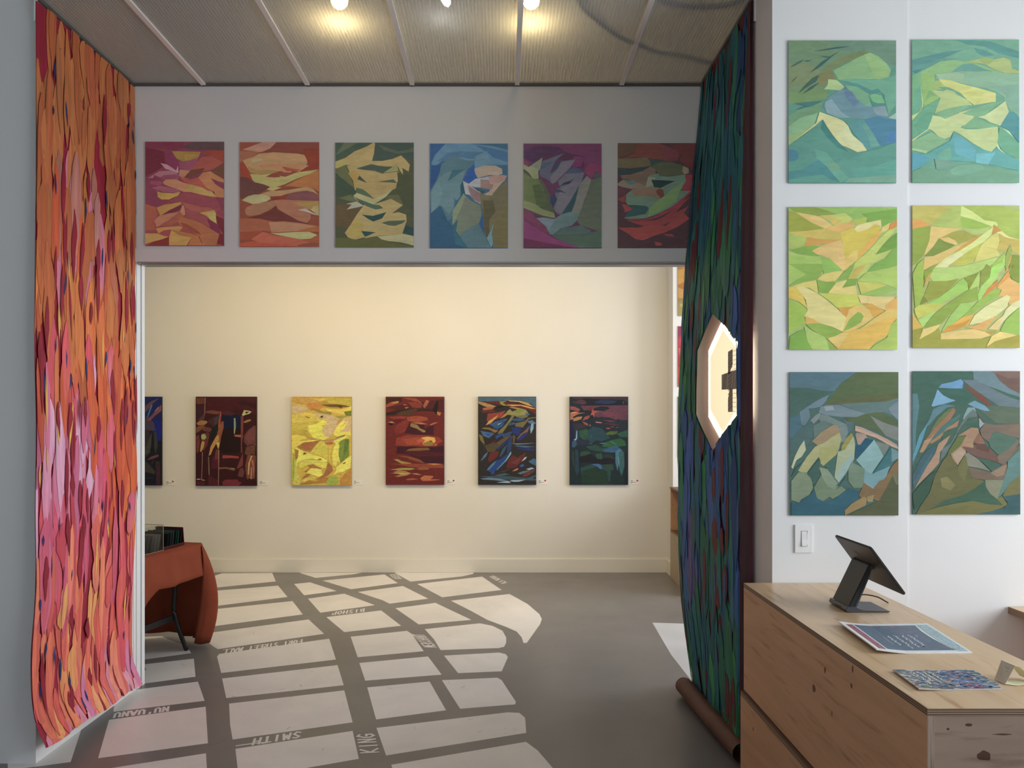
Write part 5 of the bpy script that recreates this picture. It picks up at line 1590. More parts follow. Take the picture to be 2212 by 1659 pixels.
link('painted_glow_band', bm, mat('painted_strip_glow', (.9, .85, .7), .4, emit=(1.0, .88, .60), es=1.15), FP)  # added emissive band imitates the light strip's glow across the panel
bm = bmesh.new(); fl = Flat(); XP = XR-.0445
G1, G2, G3 = (.46, .42, .38), (.17, .145, .13), (.8, .74, .62)
fl.poly([(3.693, 1.93), (3.618, 1.938), (3.618, 1.86), (3.650, 1.838), (3.650, 1.82), (3.693, 1.82)], G1, coat=1)
fl.poly([(3.80, 1.745), (3.512, 1.738), (3.512, 1.835), (3.80, 1.822)], G1, coat=1)
fl.poly([(3.693, 1.63), (3.618, 1.63), (3.618, 1.745), (3.668, 1.745), (3.693, 1.69)], G1, coat=1)
for k in range(15): fl.line([(3.692, 1.640+k*.019), (3.622, 1.662+k*.019)], .004, G2, coat=2)
for k in range(14):
    if k in (5, 6, 10): continue
    fl.line([(3.795-k*.020, 1.748), (3.772-k*.020, 1.824)], .0045, G2 if k % 4 else G3, coat=3)
for k in range(5):
    fl.line([(3.610, 1.925-k*.022), (3.56, 1.927-k*.022)], .002, (.45, .40, .33), coat=2); fl.line([(3.610, 1.72-k*.022), (3.56, 1.72-k*.022)], .002, (.45, .40, .33), coat=2)
fl.line([(3.613, 1.93), (3.613, 1.86)], .003, (.9, .85, .75), coat=3); fl.line([(3.613, 1.73), (3.613, 1.63)], .003, (.9, .85, .75), coat=3)
fl.build(bm, lambda y, z, c: Vector((XP-.0003*c, y, z)))
tag(link('cross_emblem', bm, M_plain, FP), 'grey diagonal-striped cross')
# ================================================================== LAMPS AND CABLES ABOVE THE PANELS
M_bulb = mat('warm_bulb', (1, .8, .5), .4, emit=(1.0, .74, .34), es=105)
for px, lab in ((735, 'warm glowing bulb above the ceiling panels, left of the two'), (1147, 'warm glowing bulb above the ceiling panels, right of the two')):
    c = Vector(((px-CX)/F*3.68, 3.66, 3.665)); t = thing('pendant_bulb', (c.x, c.y, 3.62), lab, 'lamp', 'bulbs above the ceiling panels')
    bm = bmesh.new(); bmesh.ops.create_uvsphere(bm, u_segments=20, v_segments=12, radius=.042, matrix=Matrix.Translation(c)); link('bulb', bm, M_bulb, t, True)
    bm = bmesh.new(); tube(bm, [c+Vector((0, 0, .034)), c+Vector((0, 0, .09))], .017, 14); link('socket', bm, M_blackplastic, t)
    bm = bmesh.new(); tube(bm, [c+Vector((0, 0, .088)), Vector((c.x, c.y, 4.499))], .004, 8); link('cord', bm, M_blackplastic, t)
c = Vector(((964-CX)/F*3.64, 3.62, 3.644)); t = thing('spot_lamp', (c.x, c.y, 3.60), 'small white pointed lamp above the ceiling panels, between the two warm bulbs', 'lamp')
bm = bmesh.new(); tube(bm, [c+Vector((.012, 0, -.035)), c+Vector((.008, 0, -.022)), c, c+Vector((-.012, 0, .03))], [.002, .016, .024, .026], 16); link('lens', bm, mat('cool_lamp_lens', (1, 1, 1), .3, emit=(1, .97, .86), es=22), t, True)
bm = bmesh.new(); tube(bm, [c+Vector((-.012, 0, .03)), c+Vector((-.016, 0, .08))], .02, 14); tube(bm, [c+Vector((-.016, 0, .08)), Vector((c.x-.016, c.y, 4.499))], .005, 8); link('housing', bm, M_trim, t)
M_cable = mat('black_cable', (.015, .014, .013), .6)
def cable(pts, z, r, lab):
    P = [Vector(((x-CX)/F*((z-CAMZ)*F/(CY-y)), (z-CAMZ)*F/(CY-y), z)) for x, y in pts]
    P = spline(P, 6); bm = bmesh.new(); tube(bm, P, r, 8); o = link('cable', bm, M_cable, None, True)
    c = P[0].copy(); o.data.transform(Matrix.Translation(-c)); o.location = c; tag(o, lab, 'cable', 'cables lying above the ceiling panels')
cable([(1235, -40), (1247, 0), (1262, 22), (1290, 46), (1330, 76), (1365, 92), (1385, 98), (1425, 113), (1470, 118), (1540, 136)], CH+.018, .010, 'dark cable sagging across the ceiling panels towards the green banner')
cable([(1390, -30), (1425, 0), (1460, 9), (1495, 14.5), (1535, 14), (1575, 9), (1610, 0)], CH+.02, .012, 'dark cable curving above the top right ceiling panel')
# ================================================================== LIGHT SWITCH
Ysw = 3.194; A = at(1716, 1133, Ysw); Bp = at(1754, 1193.5, Ysw)
t = thing('light_switch', ((A.x+Bp.x)/2, Ysw, Bp.z), 'white paddle dimmer switch on the white wall above the counter', 'light switch')
bm = bmesh.new(); box(bm, (A.x, Ysw-.007, Bp.z), (Bp.x, Ysw-.0003, A.z), .002); link('cover_plate', bm, mat('white_switch_plastic', (.86, .85, .83), .3), t)
a, b = at(1729, 1146, Ysw), at(1743, 1180, Ysw)
bm = bmesh.new(); box(bm, (a.x, Ysw-.0078, b.z), (b.x, Ysw-.0069, a.z)); link('recess', bm, mat('switch_gap', (.35, .34, .33), .5), t)
bm = bmesh.new(); zm = b.z+(a.z-b.z)*.48
prism(bm, [Vector((a.x+.002, Ysw-.0079, b.z+.002)), Vector((a.x+.002, Ysw-.0135, b.z+.003)), Vector((a.x+.002, Ysw-.0095, zm)), Vector((a.x+.002, Ysw-.0085, a.z-.002)), Vector((a.x+.002, Ysw-.0079, a.z-.002))], (b.x-a.x-.006, 0, 0))
PD = link('paddle', bm, bpy.data.materials['white_switch_plastic'], t)
bm = bmesh.new(); box(bm, (b.x-.0035, Ysw-.0095, b.z+.01), (b.x-.001, Ysw-.0079, a.z-.01)); link('dimmer_slide', bm, bpy.data.materials['white_switch_plastic'], PD)
# ================================================================== PLYWOOD COUNTER
W_top = wood('birch_ply_top', (.78, .555, .35), (.63, .43, .255), (.62, .46, .34), 'Y', .3)
W_side = wood('birch_ply_side', (.76, .455, .255), (.59, .34, .185), (.5, .36, .28), 'Y', .5)
W_end = wood('birch_ply_shaded_end', (.44, .31, .235), (.33, .23, .165), (.42, .3, .25), 'X', .5, rep=7)  # same birch ply; the end's shade is put into a darker colour
def knots(m, pts):
    nt, N, B, L = nodes(m); src = B.inputs['Base Color'].links[0].from_socket; gp = N('ShaderNodeNewGeometry')
    nz = N('ShaderNodeTexNoise'); nz.inputs['Scale'].default_value = 45; L(gp.outputs['Position'], nz.inputs['Vector'])
    for p, s, st in pts:
        mp = N('ShaderNodeMapping'); mp.vector_type = 'TEXTURE'; mp.inputs['Location'].default_value = p; mp.inputs['Scale'].default_value = [s*k for k in st]
        L(gp.outputs['Position'], mp.inputs[0]); ln = N('ShaderNodeVectorMath', operation='LENGTH'); L(mp.outputs[0], ln.inputs[0])
        ad = N('ShaderNodeMath', operation='MULTIPLY_ADD'); ad.inputs[1].default_value = 1.3; L(nz.outputs[0], ad.inputs[0]); L(ln.outputs['Value'], ad.inputs[2])
        rr = N('ShaderNodeValToRGB'); e = rr.color_ramp.elements; e[0].position = .95; e[0].color = (.27, .19, .16, 1); e[1].position = 1.0; e[1].color = (1, 1, 1, 1)
        e2 = e.new(.975); e2.color = (.6, .5, .45, 1); sc = N('ShaderNodeMath', operation='MULTIPLY'); sc.inputs[1].default_value = .6; L(ad.outputs[0], sc.inputs[0]); L(sc.outputs[0], rr.inputs[0])
        mx = N('ShaderNodeMix', data_type='RGBA', blend_type='MULTIPLY'); mx.inputs[0].default_value = 1; L(src, mx.inputs[6]); L(rr.outputs[0], mx.inputs[7]); src = mx.outputs[2]
    L(src, B.inputs['Base Color'])
def yx(px, py, X): Y = X*F/(px-CX); return (X, Y, CAMZ-(py-CY)/F*Y)
knots(W_end, [((1.178, 1.815, .772), .011, (1.6, 3, 1)), ((1.092, 1.815, .838), .0035, (1.2, 3, 1)), ((1.142, 1.815, .848), .004, (2, 3, .8)), ((1.225, 1.815, .825), .005, (5, 3, .4)), ((1.25, 1.815, .876), .004, (2.5, 3, .6))])
knots(W_side, [(yx(1758, 1486, 1.04), .012, (3, 1.2, 1)), (yx(1782, 1448, 1.04), .009, (3, .7, 1.2)), (yx(1842, 1445, 1.04), .009, (3, .6, 1.4)), (yx(1839, 1482, 1.04), .008, (3, 1, 1)), (yx(1797, 1542, 1.04), .007, (3, .6, 1.3)), (yx(1627, 1575, 1.026), .006, (3, 1, 1))])
CT = .89; cx0, cx1, cy0, cy1 = 1.04, 1.525, 1.812, 3.19
t = thing('counter_cabinet', ((cx0+cx1)/2, (cy0+cy1)/2, .43), 'plywood upper counter unit with layered edges, carrying the tablet register', 'counter', None)
bm = bmesh.new(); box(bm, (cx0, cy0, CT-.018), (cx1, cy1, CT-.0008)); link('edge_band', bm, M_edge, t)
bm = bmesh.new(); box(bm, (cx0, cy0, CT-.0008), (cx1, cy1, CT)); link('countertop', bm, W_top, t)
bm = bmesh.new(); box(bm, (cx0, cy0+.0008, .432), (cx0+.0012, cy1, CT-.0185)); box(bm, (cx0+.0012, cy0+.003, .432), (cx0+.017, cy1, CT-.0185)); SP = link('side_panel', bm, W_side, t)
bm = bmesh.new(); box(bm, (cx0+.0185, cy0+.0025, .432), (cx1-.018, cy0+.02, CT-.0185)); link('end_panel', bm, W_end, t)
bm = bmesh.new(); box(bm, (cx1-.017, cy0+.001, .432), (cx1, cy1, CT-.0185)); link('side_panel', bm, W_side, t)
EV = mat('ply_edge_vertical', (.4, .3, .22), .6); nt, N, B_, L = nodes(EV)
tc = N('ShaderNodeTexCoord'); mp = N('ShaderNodeMapping'); mp.inputs['Scale'].default_value = (260, 1, 4); L(tc.outputs['Object'], mp.inputs[0])
nz = N('ShaderNodeTexNoise'); nz.inputs['Scale'].default_value = 1; L(mp.outputs[0], nz.inputs['Vector'])
r = N('ShaderNodeValToRGB'); r.color_ramp.elements[0].position = .42; r.color_ramp.elements[1].position = .56
r.color_ramp.elements[0].color = (.10, .06, .045, 1); r.color_ramp.elements[1].color = (.42, .31, .24, 1); L(nz.outputs[0], r.inputs[0]); L(r.outputs[0], B_.inputs['Base Color'])
bm = bmesh.new(); box(bm, (cx0+.0015, cy0+.0002, .432), (cx0+.0175, cy0+.0028, CT-.0185)); link('side_panel_edge', bm, EV, SP)
t = thing('base_cabinet', ((cx0+cx1)/2, (cy0+cy1)/2, 0), 'plywood lower unit under the counter, slightly proud of the upper one', 'cabinet')
bm = bmesh.new(); box(bm, (1.026, cy0-.002, .409), (1.54, cy1, .4265)); link('top_panel', bm, M_edge, t)
bm = bmesh.new(); box(bm, (1.026, cy0-.002, 0), (1.043, cy1, .4085)); link('side_panel', bm, W_side, t)
bm = bmesh.new(); box(bm, (1.0435, cy0, 0), (1.522, cy0+.018, .4085)); link('end_panel', bm, W_end, t)
bm = bmesh.new(); box(bm, (1.523, cy0-.002, 0), (1.54, cy1, .4085)); link('side_panel', bm, W_side, t)
# desk at the right edge of the picture
t = thing('plywood_desk', (2.7, 2.8, 0), 'plywood desk against the white wall at the right edge of the picture', 'desk')
bm = bmesh.new(); box(bm, (2.183, 2.35, .757), (3.3, 3.195, .7855)); link('edge_band', bm, M_edge, t)
bm = bmesh.new(); box(bm, (2.183, 2.35, .7857), (3.3, 3.195, .7868)); link('desktop', bm, W_top, t)
bm = bmesh.new(); box(bm, (2.26, 2.42, 0), (2.278, 3.19, .7565)); link('side_panel', bm, W_side, t)
bm = bmesh.new(); box(bm, (3.24, 2.42, 0), (3.258, 3.19, .7565)); link('side_panel', bm, W_side, t)
# ================================================================== TABLET REGISTER
t = thing('tablet_register', (1.33, 2.77, CT), 'black tablet register on a slanted stand on the counter', 'tablet register')
TLz = Vector((1.285, 0, 1.145)); BRz = Vector((1.408, 0, .978)); dn = (BRz-TLz).normalized(); nn = Vector((dn.z, 0, -dn.x))  # towards screen
if nn.x < 0: nn = -nn
YA, YBb = 2.59, 2.87
def rounded(w, h, r, n=5):
    P = []
    for cx_, cy_, a0 in ((w-r, h-r, 0), (r, h-r, PI/2), (r, r, PI), (w-r, r, 1.5*PI)):
        for k in range(n+1): a = a0+k/n*PI/2; P.append((cx_+r*math.cos(a), cy_+r*math.sin(a)))
    return P
Ln = (BRz-TLz).length
def tp(s, q, d=0): return Vector((TLz.x, YA+s, TLz.z))+dn*q+nn*d
bm = bmesh.new(); P = rounded(YBb-YA, Ln, .012)
fs = prism(bm, [tp(s, q, 0) for s, q in P], nn*.0085)
es = [e for e in bm.edges if abs(((e.verts[0].co-e.verts[1].co).normalized()).dot(nn)) < .5]
bmesh.ops.bevel(bm, geom=es, offset=.0018, segments=2, affect='EDGES')
TB = link('tablet_body', bm, mat('dark_anodised_back', (.036, .033, .034), .42, .2), t)
bm = bmesh.new(); P2 = rounded(YBb-YA-.012, Ln-.012, .008); prism(bm, [tp(s+.006, q+.006, .0086) for s, q in P2], nn*.0006)
link('screen', bm, mat('tablet_screen', (.02, .02, .025), .08), TB)
bm = bmesh.new(); fl = Flat()
def ring(c, s_, wd, cl):
    q = [(c[0]+x, c[1]+y) for x, y in [(a-s_/2, b-s_/2) for a, b in rounded(s_, s_, s_*.25, 3)]]; fl.line(q+[q[0]], wd, cl, coat=1)
ring((.178-.012+.0, .060), .022, .0022, (.16, .13, .11)); ring((.166, .060), .008, .002, (.16, .13, .11))
fl.build(bm, lambda s, q, c: tp(s, q, -.0003)); tag(link('emblem', bm, M_plain, TB), 'small rounded-square outline mark')
# stand neck
a0 = Vector((1.262, 0, .905)); a1 = Vector((1.338, 0, 1.062)); ax = (a1-a0).normalized(); an = Vector((ax.z, 0, -ax.x))
bm = bmesh.new()
for (y0, y1) in ((2.705, 2.836),):
    q = [a0, a0+an*.020, a1+an*.016-ax*.0, a1+ax*.006+an*.006, a1]
    prism(bm, [Vector((p.x, y0, p.z)) for p in q], (0, y1-y0, 0))
es = [e for e in bm.edges]; bmesh.ops.bevel(bm, geom=es, offset=.0022, segments=2, affect='EDGES'); link('neck', bm, M_blackplastic, t)
bm = bmesh.new(); q = [a0+an*.0205+ax*.004, a0+an*.030+ax*.004, a1+an*.022-ax*.03, a1+an*.0165-ax*.006]
prism(bm, [Vector((p.x, 2.7055, p.z)) for p in q], (0, .130, 0)); bmesh.ops.bevel(bm, geom=bm.edges[:], offset=.0015, segments=2, affect='EDGES'); link('neck_rail', bm, M_greyplastic, t)
bm = bmesh.new(); c = a1+an*.014+ax*.001; tube(bm, [Vector((c.x, 2.700, c.z)), Vector((c.x, 2.841, c.z))], .0095, 16); link('hinge', bm, M_blackplastic, t, True)
c2 = tp(.18, Ln*.55, 0)
# base
bm = bmesh.new()
prof = [(1.256, .8935), (1.252, .9005), (1.2585, .9115), (1.284, .9115), (1.296, .9065), (1.318, .8985), (1.36, .8965), (1.412, .8955), (1.416, .8932), (1.408, .8915), (1.27, .8915)]
prism(bm, [Vector((x, 2.700, z)) for x, z in prof], (0, .141, 0)); bmesh.ops.bevel(bm, geom=bm.edges[:], offset=.0012, segments=2, affect='EDGES'); BS = link('base', bm, M_greyplastic, t)
bm = bmesh.new(); box(bm, (1.275, 2.71, CT+.0002), (1.40, 2.83, .8918)); link('foot_pad', bm, M_blackplastic, BS)
bm = bmesh.new(); box(bm, (1.2512, 2.735, .9015), (1.2555, 2.785, .9032)); link('card_slot', bm, mat('slot_black', (.003, .003, .003), .5), BS)
bm = bmesh.new(); box(bm, (1.2553, 2.80, .9118), (1.2575, 2.839, .9128)); tag(link('edge_light', bm, mat('pale_slit', (.6, .62, .65), .4), BS), 'pale slit on the base')
o_ = thing('power_cord', (1.33, 2.85, CT), 'thin black cord looping behind the tablet register', 'cord')
P = spline([(1.336, 2.845, .8945), (1.37, 2.875, .900), (1.405, 2.885, .912), (1.445, 2.86, .910), (1.468, 2.84, .898), (1.475, 2.83, .8935)], 6)
bm = bmesh.new(); tube(bm, P, .0024, 8); link('cord_cable', bm, mat('black_cord', (.02, .018, .018), .45), o_, True)
# ================================================================== PRINTS ON THE COUNTER
def quad_map(c, W=1.0, H=1.0):
    a, b, d, e = [Vector(p) for p in c]   # far left, far right, near right, near left
    return lambda s, t: (a*(1-s)+b*s)*(1-t)+(e*(1-s)+d*s)*t
def scribble(fl, x0, y0, x1, y1, wd, col, r, amp):
    n = 36; P = []
    for i in range(n+1):
        t = i/n; P.append((x0+(x1-x0)*t+r.uniform(-amp, amp), y0+(y1-y0)*t+r.uniform(-amp*.3, amp*.3)))
    fl.line(P, wd, col)
def flatprint(name, corners, thick, paintfn, paper, lab, cat, lift=0.0, group=None):
    Q = quad_map(corners); fl = Flat(); paintfn(fl)
    bm = bmesh.new(); lay = bm.loops.layers.float_color.new('Col')
    def top(s, t): 
        p = Q(s, t); p.z = CT+.0006+thick+lift*(max(0, 1-s/.35)**1.5); return p
    n = 12
    V = [[bm.verts.new(top(i/n, j/n)-Vector((0, 0, .0003))) for j in range(n+1)] for i in range(n+1)]
    Vb = [[bm.verts.new(v.co-Vector((0, 0, thick))) for v in rr] for rr in V]
    fs = []
    for i in range(n):
        for j in range(n):
            fs += [bm.faces.new((V[i][j], V[i+1][j], V[i+1][j+1], V[i][j+1])), bm.faces.new((Vb[i][j], Vb[i][j+1], Vb[i+1][j+1], Vb[i+1][j]))]
    for i in range(n): fs += [bm.faces.new((V[i][0], Vb[i][0], Vb[i+1][0], V[i+1][0])), bm.faces.new((V[i][n], V[i+1][n], Vb[i+1][n], Vb[i][n]))]
    for j in range(n): fs += [bm.faces.new((V[0][j], V[0][j+1], Vb[0][j+1], Vb[0][j])), bm.faces.new((V[n][j], Vb[n][j], Vb[n][j+1], V[n][j+1]))]
    for f in fs:
        for l in f.loops: l[lay] = (*paper, 1)
    bmesh.ops.recalc_face_normals(bm, faces=fs)
    sub = bmesh.new(); fl.build(sub, lambda s, t, c: Vector((s, t, c)))
    l2 = sub.loops.layers.float_color.get('Col')
    for i in range(1, n):
        for co, no in (((i/n, 0, 0), (1, 0, 0)), ((0, i/n, 0), (0, 1, 0))):
            bmesh.ops.bisect_plane(sub, geom=sub.verts[:]+sub.edges[:]+sub.faces[:], plane_co=co, plane_no=no, dist=1e-6)
    mp_ = {}
    for v in sub.verts:
        s, t, c = v.co; s = min(max(s, 0), 1); t = min(max(t, 0), 1); i = min(int(s*n+1e-6), n-1); a = s*n-i
        zz = top(i/n, t).z*(1-a)+top((i+1)/n, t).z*a; p = Q(s, t); mp_[v] = bm.verts.new(Vector((p.x, p.y, zz+.00002*(c+2))))
    for f in sub.faces:
        g = bm.faces.new([mp_[v] for v in f.verts])
        for l, l0 in zip(g.loops, f.loops): l[lay] = l0[l2]
    sub.free()
    o = link(name, bm, M_print); c = Q(.5, .5); c.z = CT; o.data.transform(Matrix.Translation(-c)); o.location = c
    return tag(o, lab, cat, group)
rp = random.Random(3)
def folder(fl):
    BLG = (.12, .17, .24)
    fl.poly([(.045, .10), (.125, .08), (.125, .96), (.045, .96)], (.36, .13, .16))
    for i in range(420):
        x, y = rp.uniform(.05, .115), rp.uniform(.12, .94); c = rp.choice([(.52, .2, .24), (.30, .05, .08), (.6, .4, .42), (.16, .06, .12)])
        fl.line([(x, y), (x+.009, y+rp.uniform(-.012, .012))], .006, c, coat=2)
    fl.n = 2
    fl.poly([(.145, .07), (.83, .07), (.80, .30), (.80, .55), (.83, .80), (.86, .94), (.145, .94)], BLG)
    for i in range(170):
        x, y = rp.uniform(.15, .72), rp.uniform(.09, .90); u = (x-.15)/.6
        c = rp.choice([(.10, .17, .22), (.13, .20, .28), (.10, .14, .24)]) if u < .5 else rp.choice([(.17, .19, .34), (.19, .17, .33), (.15, .22, .32)])
        if y < .35 and x > .5 and rp.random() < .5: c = (.36, .18, .26)
        fl.line([(x, y), (x+rp.uniform(.02, .08), y+rp.uniform(-.04, .04))], rp.uniform(.008, .03), c, coat=4+i % 5, taper=True)
    fl.poly([(.86, .05), (.975, .05), (.975, .97), (.885, .97), (.865, .88), (.835, .72), (.83, .5), (.84, .25)], (.45, .60, .66), coat=11)
    for i in range(330):
        x, y = rp.uniform(.85, .965), rp.uniform(.06, .95); c = rp.choice([(.30, .52, .58), (.6, .74, .76), (.30, .34, .55), (.5, .42, .5), (.22, .42, .44)])
        fl.line([(x, y), (x+.010, y+rp.uniform(-.015, .015))], .008, c, coat=12)
    fl.n = 13
    for i, (x, a, b) in enumerate(((.36, .45, .78), (.44, .44, .88), (.52, .43, .84), (.60, .43, .80), (.29, .50, .76), (.67, .44, .50))):
        scribble(fl, x, a, x, b, .010 if i < 4 else .004, (.78, .82, .85), rp, .016 if i < 4 else .004)
    fl.line([(.40, .16), (.50, .16)], .006, (.4, .46, .55))
def zq(p): return onz(p[0], p[1], CT)
flatprint('print_folder', [zq((1811, 1352)), zq((2003, 1349.5)), zq((2100, 1411.5)), zq((1893, 1413))], .004, folder, (.84, .86, .88),
          'white-bordered folder of prints with blue-grey cover lying on the counter', 'folder', .012)
def card(fl):
    for i in range(900):
        x, y = rp.uniform(.0, .97), rp.uniform(.02, .97); u = x
        if u < .45: pal = [(.07, .17, .25), (.05, .10, .30), (.45, .25, .2), (.13, .30, .22), (.5, .5, .5), (.10, .25, .4)]
        elif u < .8: pal = [(.05, .10, .42), (.10, .22, .55), (.45, .26, .24), (.32, .45, .62), (.08, .2, .4)]
        else: pal = [(.08, .17, .42), (.28, .42, .55), (.08, .25, .28), (.5, .55, .65)]
        if .55 < x < .8 and y > .7: pal = pal+[(.4, .05, .17), (.3, .06, .22)]
        a = rp.uniform(-.5, .5); l = rp.uniform(.03, .07)
        fl.line([(x, y), (min(.995, x+l), min(.99, max(.01, y+l*a)))], rp.uniform(.03, .055), tuple(q*.8 for q in rp.choice(pal)), coat=1+i % 8, taper=True)
    fl.n = 9
    for i, (x, a, b) in enumerate(((.20, .10, .75), (.27, .08, .60), (.34, .10, .68), (.41, .10, .62), (.15, .10, .5))):
        scribble(fl, x, a, x+.03, b, .012 if i < 4 else .005, (.85, .87, .9), rp, .018 if i < 4 else .004)
flatprint('booklet', [zq((1928, 1451)), zq((2104, 1450)), zq((2171, 1491)), zq((1985, 1493))], .0035, card, (.62, .55, .50),
          'small booklet covered in blue and pink dabs, lying nearest on the counter', 'booklet', .004)
# price tent
t = thing('price_tent', (1.36, 1.99, CT), 'folded pale yellow paper price card standing on the counter', 'price card')
M_yel = mat('pale_yellow_paper', (.80, .78, .52), .7)
M_yel_shade = mat('yellow_paper_shaded_face', (.66, .56, .43), .7)  # same yellow paper; the front face's shade is put into this tan
bl, br = onz(2148, 1468, CT+.001), onz(2170.6, 1478.6, CT+.001)
tl_, tr_ = at(2163, 1425.5, 2.025), at(2193, 1438, 1.985)
bm = bmesh.new(); V = [bm.verts.new(p) for p in (bl, br, tr_, tl_)]; f = bm.faces.new(V)
f2 = [bm.verts.new(p+Vector((.0006, 0, 0))) for p in (bl, br, tr_, tl_)]; bm.faces.new(f2[::-1])
for k in range(4): bm.faces.new((V[k], V[(k+1) % 4], f2[(k+1) % 4], f2[k]))
FF = link('front_face', bm, M_yel_shade, t)
ux = (br-bl).normalized(); uz = (tl_-bl); nrm = ux.cross(uz).normalized(); nrm = nrm if nrm.x < 0 else -nrm
ww = (br-bl).length
fl = Flat(); lettering(fl, '$10', (.30, .36), (.72, .36), (.0, .26), .028, (.09, .07, .06), .3)
for k in range(9): fl.line([(.22+k*.062, .73+.03*(k % 2)), (.22+k*.062+.02, .80-.02*(k % 3)), (.25+k*.062+.02, .73)], .016, (.22, .18, .15), coat=1)
bm = bmesh.new(); fl.build(bm, lambda s, q, c: (bl*(1-s)+br*s)*(1-q)+(tl_*(1-s)+tr_*s)*q+nrm*.0004)
tag(link('handwriting', bm, M_plain, FF), 'handwritten $10')
bm = bmesh.new()   # back flap curving down to the counter and bottom flap
bk = [tr_, tr_+Vector((.012, -.001, -.004)), tr_+Vector((.030, -.004, -.020)), tr_+Vector((.046, -.006, -.041)), Vector((tr_.x+.058, tr_.y-.006, CT+.0035))]
bl2 = [p+(tl_-tr_) for p in bk]
for i in range(4):
    bm.faces.new([bm.verts.new(p) for p in (bk[i], bk[i+1], bl2[i+1], bl2[i])])
bot = [Vector((br.x, br.y, CT+.002)), Vector((br.x+.028, br.y-.010, CT+.0012)), Vector((br.x+.062, br.y-.004, CT+.003))]
bo2 = [p+Vector((bl.x-br.x, bl.y-br.y, 0)) for p in bot]
for i in range(2): bm.faces.new([bm.verts.new(p) for p in (bot[i], bot[i+1], bo2[i+1], bo2[i])])
link('back_flap', bm, M_yel, t)
# ================================================================== BACK ROOM SHELF UNITS BEHIND THE GREEN BANNER
sx0, sy0, sy1 = 1.685, 6.62, 7.425
t = thing('shelf_box', (1.95, 7.0, .46), 'open-sided plywood box on top of the lower box, behind the green banner', 'shelf unit')
bm = bmesh.new(); box(bm, (sx0-.006, sy0, .892), (2.25, sy1, .91)); link('top_panel', bm, M_edge, t)
bm = bmesh.new(); box(bm, (2.1, sy0+.02, .48), (2.118, sy1-.02, .8915)); link('back_panel', bm, W_side, t)
bm = bmesh.new(); box(bm, (sx0, sy1-.018, .48), (2.25, sy1, .8915)); link('side_panel', bm, W_side, t)
bm = bmesh.new(); box(bm, (sx0, sy0, .48), (2.25, sy0+.018, .8915)); link('side_panel', bm, W_side, t)
bm = bmesh.new(); box(bm, (sx0, sy0, .4615), (2.25, sy1, .4795)); link('bottom_panel', bm, M_edge, t)
t = thing('shelf_box', (1.95, 7.0, 0), 'closed plywood box standing on the floor, under the open-sided one', 'shelf unit')
bm = bmesh.new(); box(bm, (sx0, sy0, 0), (2.25, sy1, .46)); link('carcass', bm, wood('pale_ply_box', (.50, .41, .30), (.42, .33, .23), (.6, .5, .4), 'Z', .5, False), t)
bm = bmesh.new(); box(bm, (sx0-.0015, sy0+.004, .004), (sx0-.0003, sy1-.004, .445)); link('front_panel', bm, bpy.data.materials['pale_ply_box'], t)
# ================================================================== TABLE WITH CLOTH
Ac = Vector((-2.065, 5.075, .74)); av = Vector((-.235, -.972, 0)).normalized(); bv = Vector((-.972, .235, 0)).normalized()
t = thing('folding_table', (Ac+av*.3+bv*.6)*1 - Vector((0, 0, .74)), 'folding table with black tube legs under a rust-red cloth', 'table')
bm = bmesh.new(); P = [Ac+av*.01+bv*.01, Ac+av*.59+bv*.01, Ac+av*.59+bv*1.2, Ac+av*.01+bv*1.2]
prism(bm, [p-Vector((0, 0, .045)) for p in P], (0, 0, .040)); link('tabletop', bm, mat('grey_table_plastic', (.5, .5, .5), .5), t)
M_leg = mat('black_leg_metal', (.018, .018, .02), .35, .3)
for k, (sa, sb) in enumerate(((.08, .14), (.50, .14), (.08, 1.05), (.50, 1.05))):
    top = Ac+av*sa+bv*sb; sgn = -1 if sb < .5 else 1
    P = spline([Vector((top.x, top.y, .694)), Vector((top.x, top.y, .50)), Vector((top.x-.012, top.y, .32)), Vector((top.x-.005, top.y, .26)), Vector((top.x+.015, top.y+.05*(1 if sa < .3 else -1)*0+.03, .14)), Vector((top.x+.045, top.y+.07, .002))], 4)
    bm = bmesh.new(); tube(bm, P, .0145, 12); link('leg', bm, M_leg, t, True)
for sb in (.14, 1.05):
    a = Ac+av*.08+bv*sb; b = Ac+av*.50+bv*sb; bm = bmesh.new()
    prism(bm, [Vector((a.x-.008, a.y, .225)), Vector((a.x-.008, a.y, .265)), Vector((b.x-.008, b.y, .265)), Vector((b.x-.008, b.y, .225))], (-.012, 0, 0)); link('crossbar', bm, M_leg, t)
# cloth
def grid(bm, G):
    V = [[bm.verts.new(p) for p in r] for r in G]
    for i in range(len(V)-1):
        for j in range(len(V[0])-1): bm.faces.new((V[i][j], V[i+1][j], V[i+1][j+1], V[i][j+1]))
M_cloth = noisy('rust_cotton', (.235, .052, .026), (.285, .068, .034), 5, 4, rough=.85, bump=.35, bscale=14, spec=.15)
bm = bmesh.new(); zt = .7445
grid(bm, [[Vector(((Ac+av*(.6*i/12)+bv*(1.22*j/16)).x, (Ac+av*(.6*i/12)+bv*(1.22*j/16)).y, zt+.002*math.sin(i*.9+j*.7)*(0 < i < 12 and j > 0))) for j in range(17)] for i in range(13)])
rows = []   # short drape at the right-hand end
for i in range(25):
    s = i/24*.62; col_ = []
    drop = .205+.02*math.sin(s*6) if s < .47 else .205+.02*math.sin(2.8)+(s-.47)*.9
    for j in range(9):
        q = j/8; o_ = -bv*(.004+.030*math.sin(q*1.4)+.014*math.sin(s*19+.6)*q+.004*math.sin(s*43)*q)
        p = Ac+av*s+o_; col_.append(Vector((p.x, p.y, zt-drop*q)))
    rows.append(col_)
grid(bm, rows)
